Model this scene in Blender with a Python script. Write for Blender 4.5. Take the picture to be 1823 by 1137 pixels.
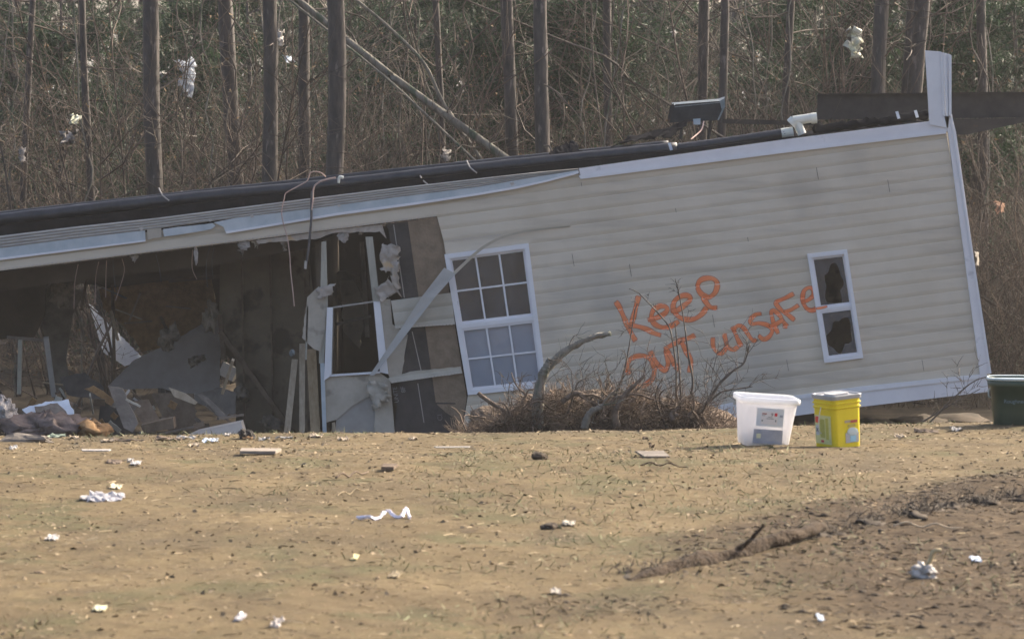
import bpy, math, random
import numpy as np
from mathutils import Vector, Matrix
random.seed(7); rng = np.random.default_rng(7)
R = math.radians
S = bpy.context.scene
for o in list(bpy.data.objects): bpy.data.objects.remove(o)
# ------------------------------------------------------------------ camera, sky, sun, exposure
F = 7120.0; CAMZ = 2.0; HOR = 230.0; CX = 911.5; CY = 568.5
PITCH = math.atan((CY-HOR)/F)
cam = bpy.data.cameras.new('camera'); co = bpy.data.objects.new('camera', cam); S.collection.objects.link(co)
co.location = (0,0,CAMZ); co.rotation_euler = (math.pi/2-PITCH,0,0)
cam.sensor_width = 36; cam.lens = 36*F/1823; cam.clip_end = 3000; cam.clip_start = 0.1
cam.dof.use_dof = True; cam.dof.focus_distance = 36; cam.dof.aperture_fstop = 6.5
S.camera = co
SUN_EL, SUN_AZ = 33, 51       # azimuth measured from straight ahead (+Y) towards the right (+X)
w = bpy.data.worlds.new('World'); S.world = w; w.use_nodes = True
nt = w.node_tree; bg = nt.nodes['Background']
sky = nt.nodes.new('ShaderNodeTexSky'); sky.sky_type = 'NISHITA'; sky.sun_disc = False
sky.sun_elevation = R(SUN_EL); sky.sun_rotation = R(SUN_AZ); sky.dust_density = 5; sky.ozone_density = .4; sky.air_density = .8
nt.links.new(sky.outputs[0], bg.inputs[0]); bg.inputs[1].default_value = 0.15
sl = bpy.data.lights.new('sun','SUN'); so = bpy.data.objects.new('sun', sl); S.collection.objects.link(so)
sl.energy = 4.4; sl.angle = R(0.6); sl.color = (1,0.89,0.72)
sd = Vector((math.sin(R(SUN_AZ))*math.cos(R(SUN_EL)), math.cos(R(SUN_AZ))*math.cos(R(SUN_EL)), math.sin(R(SUN_EL))))
so.rotation_euler = sd.to_track_quat('Z','Y').to_euler(); so.location = (30,30,40)
S.view_settings.view_transform = 'Standard'; S.view_settings.look = 'None'
S.view_settings.exposure = 1.1; S.view_settings.gamma = 1
S.cycles.max_bounces = 7; S.cycles.transparent_max_bounces = 12; S.cycles.volume_bounces = 0
S.cycles.use_denoising = True

# ------------------------------------------------------------------ helpers
cp, sp = math.cos(PITCH), math.sin(PITCH)
def P(x, y, Y):
    a = (x-CX)/F; b = (CY-y)/F
    d = (a, cp + b*sp, -sp + b*cp)
    t = Y/d[1]
    return np.array((d[0]*t, Y, CAMZ + d[2]*t))
def M(px, Y): return px*Y/F            # pixels to metres at distance Y
ORG = {}
def tag(o, label=None, cat=None, group=None, kind=None):
    if label: o['label'] = label
    if cat: o['category'] = cat
    if group: o['group'] = group
    if kind: o['kind'] = kind
    return o
def empty(name, loc, label=None, cat=None, group=None, parent=None):
    o = bpy.data.objects.new(name, None); S.collection.objects.link(o)
    o.location = tuple(loc); o.empty_display_size = 0.1
    ORG[o.name] = np.array(loc, float)
    return tag(o, label, cat, group)
def mk(name, V, Fc, mat, parent=None, label=None, cat=None, group=None, kind=None, smooth=False, org=None):
    V = np.asarray(V, float).reshape(-1,3)
    if parent is not None: og = ORG[parent.name]
    elif org is not None: og = np.array(org, float)
    else: og = np.array((V[:,0].mean(), V[:,1].mean(), V[:,2].min()))
    me = bpy.data.meshes.new(name)
    L = V-og
    if isinstance(Fc, np.ndarray):
        n, k = Fc.shape
        me.vertices.add(len(L)); me.vertices.foreach_set('co', L.ravel())
        me.loops.add(n*k); me.loops.foreach_set('vertex_index', Fc.ravel().astype(np.int32))
        me.polygons.add(n); me.polygons.foreach_set('loop_start', np.arange(0,n*k,k,dtype=np.int32))
        me.update(calc_edges=True)
    else:
        me.from_pydata([tuple(v) for v in L], [], [tuple(int(i) for i in f) for f in Fc]); me.update()
    if smooth: me.polygons.foreach_set('use_smooth', [True]*len(me.polygons))
    mats = mat if isinstance(mat,(list,tuple)) else [mat]
    for m in mats: me.materials.append(m)
    o = bpy.data.objects.new(name, me); S.collection.objects.link(o)
    if parent is not None: o.parent = parent
    else: o.location = tuple(og)
    ORG[o.name] = og
    return tag(o, label, cat, group, kind)
class MB:
    def __init__(s): s.V=[]; s.F=[]; s.n=0
    def add(s, V, Fc):
        s.V.append(np.asarray(V,float).reshape(-1,3))
        s.F += [tuple(int(i)+s.n for i in f) for f in Fc]; s.n += len(s.V[-1]); return s
    def build(s, name, mat, parent=None, **k): return mk(name, np.vstack(s.V), s.F, mat, parent, **k)
def prism(pts, Y, t=0.02):
    """pixel polygon laid at distance Y, extruded straight back by t metres"""
    A = np.array([P(x,y,Y) for x,y in pts]); B = A+np.array((0,t,0)); n=len(A)
    fs = [tuple(range(n)), tuple(range(2*n-1,n-1,-1))]+[(i,i+n,(i+1)%n+n,(i+1)%n) for i in range(n)]
    return np.vstack([A,B]), fs
def ragged(pts, amp, step, seed=0, edges=None):
    r = random.Random(seed); out=[]; n=len(pts)
    for i in range(n):
        a=pts[i]; b=pts[(i+1)%n]; out.append(a)
        if edges is not None and i not in edges: continue
        L=math.hypot(b[0]-a[0],b[1]-a[1]); k=int(L/step)
        for j in range(1,k):
            f=(j+r.uniform(-.3,.3))/k
            out.append((a[0]+(b[0]-a[0])*f+r.uniform(-amp,amp), a[1]+(b[1]-a[1])*f+r.uniform(-amp,amp)))
    return out
def beam(p0, p1, wd, th, ref=(0,1,0)):
    p0=np.array(p0,float); p1=np.array(p1,float); t=p1-p0; t/=np.linalg.norm(t)
    r=np.cross(t,ref)
    if np.linalg.norm(r)<1e-3: r=np.cross(t,(1,0,0))
    r/=np.linalg.norm(r); u=np.cross(r,t)
    V=[p+r*a*wd/2+u*b*th/2 for p in (p0,p1) for a,b in ((-1,-1),(1,-1),(1,1),(-1,1))]
    return np.array(V), [(0,3,2,1),(4,5,6,7),(0,1,5,4),(1,2,6,5),(2,3,7,6),(3,0,4,7)]
def tubes(PL, RA, s=3):
    """PL [N,K,3], RA [N,K] -> verts, quads"""
    PL=np.asarray(PL,float); RA=np.asarray(RA,float); N,K,_=PL.shape
    T=np.gradient(PL,axis=1); T/=np.linalg.norm(T,axis=2,keepdims=True)+1e-9
    ref=np.broadcast_to(np.array((0.31,0.93,0.2)),T.shape)
    A=np.cross(T,ref); A/=np.linalg.norm(A,axis=2,keepdims=True)+1e-9; B=np.cross(T,A)
    th=np.arange(s)*2*np.pi/s
    V=PL[:,:,None,:]+RA[:,:,None,None]*(np.cos(th)[None,None,:,None]*A[:,:,None,:]+np.sin(th)[None,None,:,None]*B[:,:,None,:])
    b=(np.arange(N)[:,None,None]*K+np.arange(K-1)[None,:,None])*s
    j=np.arange(s)[None,None,:]; j2=(j+1)%s
    Q=np.stack([b+j,b+j2,b+s+j2,b+s+j],-1).reshape(-1,4)
    return V.reshape(-1,3), Q
def spline(pts, n):
    pts=np.array(pts,float); d=np.r_[0,np.cumsum(np.linalg.norm(np.diff(pts,axis=0),axis=1))]
    m=len(pts); out=[]
    for t in np.linspace(0,d[-1],n):
        i=min(max(np.searchsorted(d,t)-1,0),m-2); f=(t-d[i])/(d[i+1]-d[i]+1e-9)
        p0=pts[max(i-1,0)];p1=pts[i];p2=pts[i+1];p3=pts[min(i+2,m-1)]
        out.append(0.5*((2*p1)+(-p0+p2)*f+(2*p0-5*p1+4*p2-p3)*f*f+(-p0+3*p1-3*p2+p3)*f**3))
    return np.array(out)
def tube1(pts, r, s=8, n=24, r2=None, rough=0):
    L=spline(pts,n); ra=np.linspace(r, r if r2 is None else r2, n)
    V,Q=tubes(L[None],ra[None],s)
    if rough: V=V+rng.normal(0,rough,V.shape)
    fs=[tuple(q) for q in Q]; fs.append(tuple(range(s-1,-1,-1))); fs.append(tuple(range((n-1)*s,n*s)))
    return V,fs
_perm=rng.random((256,256))
def vnoise(x,y):
    xi=np.floor(x).astype(int); yi=np.floor(y).astype(int); fx=x-xi; fy=y-yi
    fx=fx*fx*(3-2*fx); fy=fy*fy*(3-2*fy)
    g=lambda a,b:_perm[a&255,b&255]
    return (g(xi,yi)*(1-fx)+g(xi+1,yi)*fx)*(1-fy)+(g(xi,yi+1)*(1-fx)+g(xi+1,yi+1)*fx)*fy
def fbm(x,y,o=4):
    s=0;a=1;t=0
    for i in range(o): s=s+a*vnoise(x*2**i+i*17.3,y*2**i+i*9.1); t+=a; a*=.5
    return s/t
def sheet(c, nx, ny, amp, seed, th=0.004, sc=6, fold=0):
    """crumpled sheet spanned by 4 world corners, with thickness"""
    c=np.array(c,float); u,v=np.meshgrid(np.linspace(0,1,nx),np.linspace(0,1,ny))
    p=(c[0]*(1-u[...,None])+c[1]*u[...,None])*(1-v[...,None])+(c[3]*(1-u[...,None])+c[2]*u[...,None])*v[...,None]
    n=np.cross(c[1]-c[0],c[3]-c[0]); n/=np.linalg.norm(n)+1e-9
    L=np.linalg.norm(c[1]-c[0]); H=np.linalg.norm(c[3]-c[0])
    d=(fbm(u*sc+seed*3.1,v*sc*H/max(L,1e-3)+seed*7.7,3)-.5)*2*amp + fold*np.abs(u-.5)
    e=(fbm(u*9+seed,v*9+seed*2,3)-.5)*amp
    p=p+d[...,None]*n+e[...,None]*(c[1]-c[0])/L
    edge=(rng.random(u.shape)-.5)*amp*.8
    m=((u==0)|(u==1)|(v==0)|(v==1)); p[...,0]+=np.where(m,edge,0); p[...,2]+=np.where(m,edge[::-1],0)
    A=p.reshape(-1,3); B=A+n*th; N=nx*ny
    fs=[]
    for j in range(ny-1):
        for i in range(nx-1):
            a=j*nx+i; q=(a,a+1,a+1+nx,a+nx); fs.append(q); fs.append(tuple(N+k for k in q[::-1]))
    ring=[i for i in range(nx)]+[j*nx+nx-1 for j in range(1,ny)]+[(ny-1)*nx+i for i in range(nx-2,-1,-1)]+[j*nx for j in range(ny-2,0,-1)]
    for k in range(len(ring)):
        a=ring[k]; b=ring[(k+1)%len(ring)]; fs.append((a,a+N,b+N,b))
    return np.vstack([A,B]), fs
def lump(c, sx, sy, sz, seed, amp=.3, n=10, m=14):
    V=[];fs=[]
    for j in range(n+1):
        ph=math.pi*j/n
        for i in range(m):
            th=2*math.pi*i/m; d=np.array((math.sin(ph)*math.cos(th),math.sin(ph)*math.sin(th),math.cos(ph)))
            r=1+amp*(2*float(fbm(np.array(d[0]*2+d[2]+seed*5.),np.array(d[1]*2-d[2]+seed*3.),4))-1)*1.6
            V.append(np.array(c)+d*r*np.array((sx,sy,sz)))
    for j in range(n):
        for i in range(m): fs.append((j*m+i,(j+1)*m+i,(j+1)*m+(i+1)%m,j*m+(i+1)%m))
    return np.array(V),fs

# ------------------------------------------------------------------ materials
def mat(name, c1, c2=None, scale=6, rough=.8, bump=0, bscale=None, spec=.3, stretch=(1,1,1), island=0, detail=6, contrast=(.35,.65), metal=0, spots=None, bdist=.02, trans=0):
    m=bpy.data.materials.new(name); m.use_nodes=True; nt=m.node_tree; N=nt.nodes; Lk=nt.links
    b=N['Principled BSDF']; b.inputs['Roughness'].default_value=rough; b.inputs['Metallic'].default_value=metal
    b.inputs['Specular IOR Level'].default_value=spec
    tc=N.new('ShaderNodeTexCoord'); mp=N.new('ShaderNodeMapping'); Lk.new(tc.outputs['Object'],mp.inputs[0]); mp.inputs['Scale'].default_value=stretch
    no=N.new('ShaderNodeTexNoise'); no.inputs['Scale'].default_value=scale; no.inputs['Detail'].default_value=detail; no.inputs['Roughness'].default_value=.65
    Lk.new(mp.outputs[0],no.inputs[0])
    rp=N.new('ShaderNodeValToRGB'); rp.color_ramp.elements[0].position=contrast[0]; rp.color_ramp.elements[1].position=contrast[1]
    c2=c2 or c1
    rp.color_ramp.elements[0].color=(*c1,1); rp.color_ramp.elements[1].color=(*c2,1); Lk.new(no.outputs[0],rp.inputs[0])
    out=rp.outputs[0]
    if spots:
        n2=N.new('ShaderNodeTexNoise'); n2.inputs['Scale'].default_value=spots[1]; n2.inputs['Detail'].default_value=4; Lk.new(mp.outputs[0],n2.inputs[0])
        r2=N.new('ShaderNodeValToRGB'); r2.color_ramp.elements[0].position=spots[2]; r2.color_ramp.elements[1].position=spots[2]+.08; Lk.new(n2.outputs[0],r2.inputs[0])
        mx=N.new('ShaderNodeMixRGB'); Lk.new(r2.outputs[0],mx.inputs[0]); Lk.new(out,mx.inputs[1]); mx.inputs[2].default_value=(*spots[0],1); out=mx.outputs[0]
    if island:
        g=N.new('ShaderNodeNewGeometry'); mr=N.new('ShaderNodeMapRange'); Lk.new(g.outputs['Random Per Island'],mr.inputs[0])
        mr.inputs[3].default_value=1-island; mr.inputs[4].default_value=1+island*1.2
        hs=N.new('ShaderNodeHueSaturation'); Lk.new(out,hs.inputs['Color']); Lk.new(mr.outputs[0],hs.inputs['Value']); out=hs.outputs[0]
    Lk.new(out,b.inputs['Base Color'])
    if bump:
        n3=N.new('ShaderNodeTexNoise'); n3.inputs['Scale'].default_value=bscale or scale*4; n3.inputs['Detail'].default_value=6; Lk.new(mp.outputs[0],n3.inputs[0])
        bp=N.new('ShaderNodeBump'); bp.inputs['Strength'].default_value=bump; bp.inputs['Distance'].default_value=bdist; Lk.new(n3.outputs[0],bp.inputs['Height']); Lk.new(bp.outputs[0],b.inputs['Normal'])
    if trans:
        tr=N.new('ShaderNodeBsdfTranslucent'); Lk.new(out,tr.inputs[0]); ms=N.new('ShaderNodeMixShader'); ms.inputs[0].default_value=trans
        Lk.new(b.outputs[0],ms.inputs[1]); Lk.new(tr.outputs[0],ms.inputs[2]); Lk.new(ms.outputs[0],N['Material Output'].inputs[0])
    return m
siding_m = mat('vinyl_siding',(.61,.54,.44),(.67,.60,.50),scale=1.6,rough=.55,bump=.12,bscale=45,bdist=.004,spots=((.51,.465,.40),.55,.60))
sidingb_m= mat('vinyl_siding_scrap',(.44,.41,.35),(.52,.49,.43),scale=4,rough=.6)
trim_m   = mat('white_trim',(.70,.69,.72),(.78,.77,.80),scale=3,rough=.4,spots=((.55,.55,.58),6,.66))
frame_m  = mat('white_window_vinyl',(.72,.72,.75),(.79,.79,.82),scale=3,rough=.35)
strip_m  = mat('pale_blue_film',(.40,.46,.50),(.53,.57,.60),scale=5,rough=.4)
rib_m    = mat('weathered_ply_edge',(.30,.285,.27),(.44,.42,.39),scale=5,rough=.85,stretch=(1,1,14),bump=.4,bscale=10,bdist=.01)
black_m  = mat('black_belly_wrap',(.010,.010,.012),(.02,.02,.023),scale=3,rough=1,bump=.5,bscale=8,spec=0)
pipe_m   = mat('black_pipe_plastic',(.018,.018,.022),(.035,.035,.042),scale=8,rough=.4,spec=.5,bump=.2,bscale=20)
paper_m  = mat('black_sheathing_paper',(.040,.036,.036),(.070,.062,.060),scale=5,rough=.8,bump=.3,bscale=14)
brown_m  = mat('brown_fibre_board',(.19,.14,.098),(.26,.195,.14),scale=10,rough=.9,bump=.2)
gyp_m    = mat('gypsum_sheathing',(.385,.34,.28),(.48,.43,.365),scale=4,rough=.9,bump=.2,spots=((.28,.25,.21),5,.62))
gypg_m   = mat('grey_board',(.30,.28,.26),(.38,.355,.33),scale=4,rough=.9)
torn_m   = mat('torn_paper',(.36,.31,.27),(.50,.44,.39),scale=9,rough=.9,bump=.4,spots=((.50,.36,.22),7,.60))
stud_m   = mat('pine_stud',(.30,.235,.165),(.42,.34,.25),scale=5,rough=.85,stretch=(6,6,1),bump=.3)
studp_m  = mat('pale_stud',(.36,.34,.29),(.45,.43,.37),scale=5,rough=.85,stretch=(6,6,1))
osb_m    = mat('strand_board',(.19,.108,.048),(.34,.20,.092),scale=18,rough=.85,bump=.3)
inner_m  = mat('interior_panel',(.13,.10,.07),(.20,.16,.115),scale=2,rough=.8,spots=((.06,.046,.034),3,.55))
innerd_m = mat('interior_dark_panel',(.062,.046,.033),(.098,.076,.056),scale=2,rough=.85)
drywall_m= mat('drywall',(.42,.40,.41),(.52,.50,.50),scale=3,rough=.9,spots=((.34,.31,.29),4,.60))
dust_m   = mat('dusty_board',(.13,.11,.092),(.22,.19,.165),scale=5,rough=.95,bump=.4)
dbrown_m = mat('old_brown_wood',(.10,.07,.05),(.19,.14,.10),scale=6,rough=.9,bump=.4)
insul_m  = mat('insulation_fluff',(.38,.35,.33),(.55,.50,.48),scale=16,rough=1,bump=.8,bdist=.05)
bluew_m  = mat('pale_blue_debris',(.50,.56,.65),(.66,.71,.78),scale=7,rough=.7)
metal_m  = mat('galvanised_metal',(.16,.19,.20),(.26,.29,.31),scale=9,rough=.45,metal=.6)
steel_m  = mat('dark_steel',(.030,.027,.028),(.055,.048,.046),scale=5,rough=.6,metal=.3,spots=((.09,.055,.04),9,.66))
sheetm_m = mat('bright_sheet_metal',(.70,.74,.80),(.86,.88,.92),scale=5,rough=.4,trans=.8)
pvc_m    = mat('white_pvc',(.62,.62,.55),(.72,.72,.66),scale=7,rough=.35)
copper_m = mat('pinkish_cable',(.45,.31,.27),(.58,.42,.36),scale=9,rough=.6)
wire_m   = mat('dark_cable',(.06,.06,.065),(.12,.11,.11),scale=9,rough=.6)
bark_m   = mat('pine_bark',(.024,.018,.016),(.070,.053,.046),scale=7,spec=.6,rough=.62,stretch=(2,2,.5),bump=.6,bscale=14,bdist=.02,spots=((.15,.12,.105),9,.62))
barkg_m  = mat('grey_bark',(.15,.14,.12),(.27,.245,.205),scale=7,rough=.95,stretch=(2,2,.6),bump=.7,bscale=18,bdist=.02,spots=((.10,.12,.085),4,.55))
twig_m   = mat('bare_twig',(.048,.038,.030),(.15,.12,.095),scale=1.2,rough=.75,island=.55,spec=.35)
twigb_m  = mat('brown_brush',(.050,.037,.029),(.12,.088,.068),scale=.9,rough=.8,island=.6)
pine_m   = mat('evergreen_needles',(.013,.027,.015),(.050,.085,.040),scale=1.1,rough=.6,island=.5,trans=.25)
leafd_m  = mat('dead_leaves',(.11,.075,.045),(.21,.15,.09),scale=1.5,rough=.8,island=.5,trans=.2)
farw_m   = mat('far_foliage',(.018,.022,.013),(.055,.045,.030),scale=.55,rough=.8,island=.5,trans=.15)
root_m   = mat('root_bark',(.11,.08,.06),(.21,.16,.125),scale=14,rough=.95,bump=.6,bscale=30)
brush_m  = mat('dead_brush',(.085,.060,.043),(.20,.145,.105),scale=3,rough=.9,island=.5)
soilclod_m=mat('soil_clod',(.16,.115,.075),(.27,.20,.125),scale=8,rough=1,island=.45)
straw_m  = mat('straw',(.18,.14,.08),(.32,.25,.155),scale=2,rough=.8,island=.55,contrast=(.4,.6))
green_m  = mat('green_blades',(.085,.095,.036),(.15,.155,.065),scale=3,rough=.7,island=.4)
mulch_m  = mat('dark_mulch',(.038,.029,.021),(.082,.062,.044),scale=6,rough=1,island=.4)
scrap_m  = mat('white_scrap',(.40,.37,.34),(.57,.53,.50),scale=15,rough=.6)
plast_m  = mat('grey_plastic_film',(.42,.40,.42),(.60,.58,.60),scale=6,rough=.35,trans=.3)
rusty_m  = mat('rust_scrap',(.30,.16,.10),(.42,.26,.17),scale=8,rough=.9)
dark_m   = mat('dark_scrap',(.03,.027,.025),(.07,.06,.055),scale=8,rough=.9)

def glass_mat(name, tint=(.5,.52,.55), dusty=.12, dust=(.4,.4,.42)):
    m=bpy.data.materials.new(name); m.use_nodes=True; N=m.node_tree.nodes; Lk=m.node_tree.links; N.clear()
    o=N.new('ShaderNodeOutputMaterial'); t=N.new('ShaderNodeBsdfTransparent'); t.inputs[0].default_value=(*tint,1)
    g=N.new('ShaderNodeBsdfGlossy'); g.inputs['Roughness'].default_value=.06; fr=N.new('ShaderNodeFresnel'); fr.inputs[0].default_value=1.5
    a=N.new('ShaderNodeMixShader'); Lk.new(fr.outputs[0],a.inputs[0]); Lk.new(t.outputs[0],a.inputs[1]); Lk.new(g.outputs[0],a.inputs[2])
    d=N.new('ShaderNodeBsdfDiffuse'); d.inputs[0].default_value=(*dust,1); b=N.new('ShaderNodeMixShader')
    tc=N.new('ShaderNodeTexCoord'); no=N.new('ShaderNodeTexNoise'); no.inputs['Scale'].default_value=5; Lk.new(tc.outputs['Object'],no.inputs[0])
    mt=N.new('ShaderNodeMath'); mt.operation='MULTIPLY'; mt.inputs[1].default_value=dusty*2; Lk.new(no.outputs[0],mt.inputs[0])
    Lk.new(mt.outputs[0],b.inputs[0]); Lk.new(a.outputs[0],b.inputs[1]); Lk.new(d.outputs[0],b.inputs[2]); Lk.new(b.outputs[0],o.inputs[0]); return m
glassc_m=glass_mat('clear_glass',(.93,.94,.96),.05); glass_m=glass_mat('window_glass',(.6,.6,.62),.16); glassd_m=glass_mat('dusty_glass',(.55,.55,.57),.26,(.27,.27,.29))

# ------------------------------------------------------------------ ground
def gz(x,y):
    x=np.asarray(x,float); y=np.asarray(y,float); xc=np.clip(x,-12,12)
    near=.012+0*x
    crest=np.interp(xc,[-12,-3.5,0,1.3,3.5,12],[-.20,-.150,-.128,-.10,-.045,.0])
    f=np.clip((y-23.5)/4.3,0,1); f=f*f*(3-2*f)
    z=near*(1-f)+crest*f
    g=np.clip((y-27.6)/8.5,0,1); g=g*g*(3-2*g)
    z=z-g*1.12
    h=np.clip((y-60)/60,0,1); z=z+h*.3
    # churned mulch ridge low on the right
    t=np.clip((x-.35)/2.2,0,1); t=t*t*(3-2*t)
    ridge=np.exp(-((y-(17.4+1.45*x))/1.5)**2)*t*.06*(.25+1.3*vnoise(x*1.9+4,y*1.1))
    return z+ridge*(np.abs(x)<9)
def rough_z(x,y):
    a=np.clip(1-(np.abs(x)-6)/3,0,1)*np.clip((33-y)/3,0,1)
    z=(fbm(x*.9,y*.7,3)-.5)*.035+(fbm(x*2.3,y*2.0,4)-.5)*.032+(fbm(x*15,y*13,3)-.5)*.007
    return z*a+(1-a)*(fbm(x*.5,y*.5,4)-.5)*.25*(y>30)
def mudmask(x,y):
    n=fbm(x*.9+3,y*.55,4)
    m=np.clip((x-.15-(y-15.5)*.02)/1.6,0,1)*np.exp(-np.clip(y-(17.9+1.5*x),0,9)**2/.5)*np.clip((y-15.4+.2*x)/1.2,0,1)
    m2=np.clip((x+3.4)/4,0,1)*np.exp(-((y-16.7)/.8)**2)*.4
    return np.clip(np.maximum(m,m2)*(.35+1.35*n),0,1)
def GZ(x,y): return float(gz(x,y)+rough_z(np.array(float(x)),np.array(float(y))))
xs=np.unique(np.r_[np.linspace(-900,-30,12),np.linspace(-30,-7,24),np.linspace(-7,-4.6,30),np.arange(-4.6,4.6,.028),np.linspace(4.6,7,30),np.linspace(7,30,24),np.linspace(30,900,12)])
ys=np.unique(np.r_[np.linspace(-60,12,20),np.linspace(12,14.5,30),np.arange(14.5,29.5,.032),np.linspace(29.5,34,40),np.linspace(34,60,60),np.linspace(60,130,30),np.linspace(130,2200,14)])
GX,GY=np.meshgrid(xs,ys); Gz=gz(GX,GY)+rough_z(GX,GY)
nx,ny=len(xs),len(ys); idx=(np.arange(ny-1)[:,None]*nx+np.arange(nx-1)[None,:])
Q=np.stack([idx,idx+1,idx+1+nx,idx+nx],-1).reshape(-1,4)
def ground_mat():
    m=bpy.data.materials.new('bare_soil'); m.use_nodes=True; nt=m.node_tree; N=nt.nodes; Lk=nt.links; b=N['Principled BSDF']
    b.inputs['Roughness'].default_value=.95; b.inputs['Specular IOR Level'].default_value=.12
    tc=N.new('ShaderNodeTexCoord')
    def noise(s,d=6,off=0,st=(1,1,1),r=.6):
        mp=N.new('ShaderNodeMapping'); mp.inputs['Location'].default_value=(off,off,0); mp.inputs['Scale'].default_value=st; Lk.new(tc.outputs['Object'],mp.inputs[0])
        n=N.new('ShaderNodeTexNoise'); n.inputs['Scale'].default_value=s; n.inputs['Detail'].default_value=d; n.inputs['Roughness'].default_value=r; Lk.new(mp.outputs[0],n.inputs[0]); return n.outputs[0]
    def ramp(i,a,c): 
        r=N.new('ShaderNodeValToRGB'); r.color_ramp.elements[0].position=a; r.color_ramp.elements[1].position=c; Lk.new(i,r.inputs[0]); return r.outputs[0]
    def mix(f,a,c):
        x=N.new('ShaderNodeMixRGB'); Lk.new(f,x.inputs[0])
        for k,v in ((1,a),(2,c)):
            if isinstance(v,tuple): x.inputs[k].default_value=(*v,1)
            else: Lk.new(v,x.inputs[k])
        return x.outputs[0]
    base=mix(ramp(noise(.9,8),.35,.65),(.120,.091,.048),(.176,.134,.072))
    base=mix(ramp(noise(14,8,3,r=.8),.46,.62),base,(.125,.087,.048))
    base=mix(ramp(noise(1.3,8,9,(1,.8,1)),.52,.62),base,(.095,.084,.042))
    base=mix(ramp(noise(2.6,9,29,(1,.45,1),.8),.54,.63),base,(.080,.058,.034))
    base=mix(ramp(noise(.75,8,41,(1,.55,1),.7),.50,.66),base,(.085,.065,.040))
    base=mix(ramp(noise(6,8,51,(1,.8,1),.85),.50,.62),base,(.082,.060,.032))
    base=mix(ramp(noise(60,3,13),.62,.72),base,(.32,.25,.16))
    at=N.new('ShaderNodeAttribute'); at.attribute_name='mud'
    base=mix(ramp(at.outputs['Fac'],.12,.75),base,mix(ramp(noise(9,8,5),.35,.7),(.046,.031,.018),(.098,.068,.040)))
    af=N.new('ShaderNodeAttribute'); af.attribute_name='litter_shade'
    base=mix(af.outputs['Fac'],base,mix(ramp(noise(3,8,7),.35,.65),(.030,.023,.016),(.065,.05,.034)))  # woodland floor colour, darkened further to paint the home's shade
    Lk.new(base,b.inputs['Base Color'])
    bp=N.new('ShaderNodeBump'); bp.inputs['Strength'].default_value=.6; bp.inputs['Distance'].default_value=.012; Lk.new(noise(38,8,1,r=.7),bp.inputs['Height']); Lk.new(bp.outputs[0],b.inputs['Normal'])
    return m
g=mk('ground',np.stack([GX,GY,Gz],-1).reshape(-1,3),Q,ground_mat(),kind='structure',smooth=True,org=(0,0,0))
for nm,vals in (('mud',mudmask(GX,GY)),('litter_shade',np.clip((GY-28.6)/1.5,0,1))):
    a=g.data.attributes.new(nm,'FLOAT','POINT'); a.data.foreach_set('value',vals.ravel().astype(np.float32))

def scatter_xy(n,y0,y1,wide=.145):
    y=np.sqrt(rng.random(n)*(y1**2-y0**2)+y0**2); x=(rng.random(n)*2-1)*(wide*y); return x,y
def blades(n,y0,y1,l0,l1,wd,up,keep=None):
    x,y=scatter_xy(n,y0,y1)
    if keep is not None: k=keep(x,y); x,y=x[k],y[k]
    n=len(x); z=gz(x,y)+rough_z(x,y); a=rng.random(n)*6.283; L=l0+(l1-l0)*rng.random(n)**2; e=rng.random(n)*up
    d=np.stack([np.cos(a)*np.cos(e),np.sin(a)*np.cos(e),np.sin(e)],-1)*L[:,None]
    p0=np.stack([x,y,z+.002],-1); p2=p0+d; p1=(p0+p2)/2; p1[:,2]+=L*.03; p1[:,:2]+=rng.normal(0,.06,(n,2))*L[:,None]
    s=np.stack([-np.sin(a),np.cos(a),rng.normal(0,.6,n)],-1)*wd*(.5+rng.random(n))[:,None]
    V=np.stack([p0-s,p0+s,p1+s,p1-s,p2+s*.4,p2-s*.4],1).reshape(-1,3); b=np.arange(n)[:,None]*6
    return V,np.concatenate([b+np.array([[0,1,2,3]]),b+np.array([[3,2,4,5]])])
V,Q=blades(14000,14.8,29.4,.02,.09,.0012,.10); mk('dead_straw',V,Q,straw_m,kind='stuff',org=(0,0,0),label='dry straw and stalks strewn over the bare yard',cat='straw')
V,Q=blades(16000,15,29.4,.02,.06,.0016,1.0,lambda x,y: fbm(x*.8+9,y*.5+2,3)>.55); mk('green_grass',V,Q,green_m,kind='stuff',org=(0,0,0),label='thin green grass sprouting in patches of the yard',cat='grass')
V,Q=blades(16000,15.5,24,.02,.07,.0018,.25,lambda x,y: mudmask(x,y)>.30); mk('mulch_litter',V,Q,mulch_m,kind='stuff',org=(0,0,0),label='dark churned twigs and mulch low on the right',cat='mulch')
def leaves_(n,y0,y1):
    x,y=scatter_xy(n,y0,y1); k=fbm(x*1.4,y*1.1+5,3)>.45; x,y=x[k],y[k]; n=len(x); z=gz(x,y)+rough_z(x,y)+.004; s=rng.uniform(.006,.020,n)
    A=rng.normal(size=(n,3))*np.array([1,1,.35]); A/=np.linalg.norm(A,axis=1,keepdims=True); B=np.cross(A,rng.normal(size=(n,3))*np.array([.3,.3,1])+np.array([0,0,1.])); B/=np.linalg.norm(B,axis=1,keepdims=True)
    c=np.stack([x,y,z],-1); A*=s[:,None]; B*=s[:,None]*.6
    return np.stack([c-A,c-B,c+A,c+B],1).reshape(-1,3), np.arange(n*4).reshape(-1,4)
V,Q=leaves_(4500,15,29.4); mk('fallen_leaves',V,Q,mat('leaf_litter',(.15,.112,.068),(.25,.19,.12),scale=2,rough=.8,island=.45),kind='stuff',org=(0,0,0),label='dry leaves and chips scattered over the yard',cat='leaves')
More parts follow.
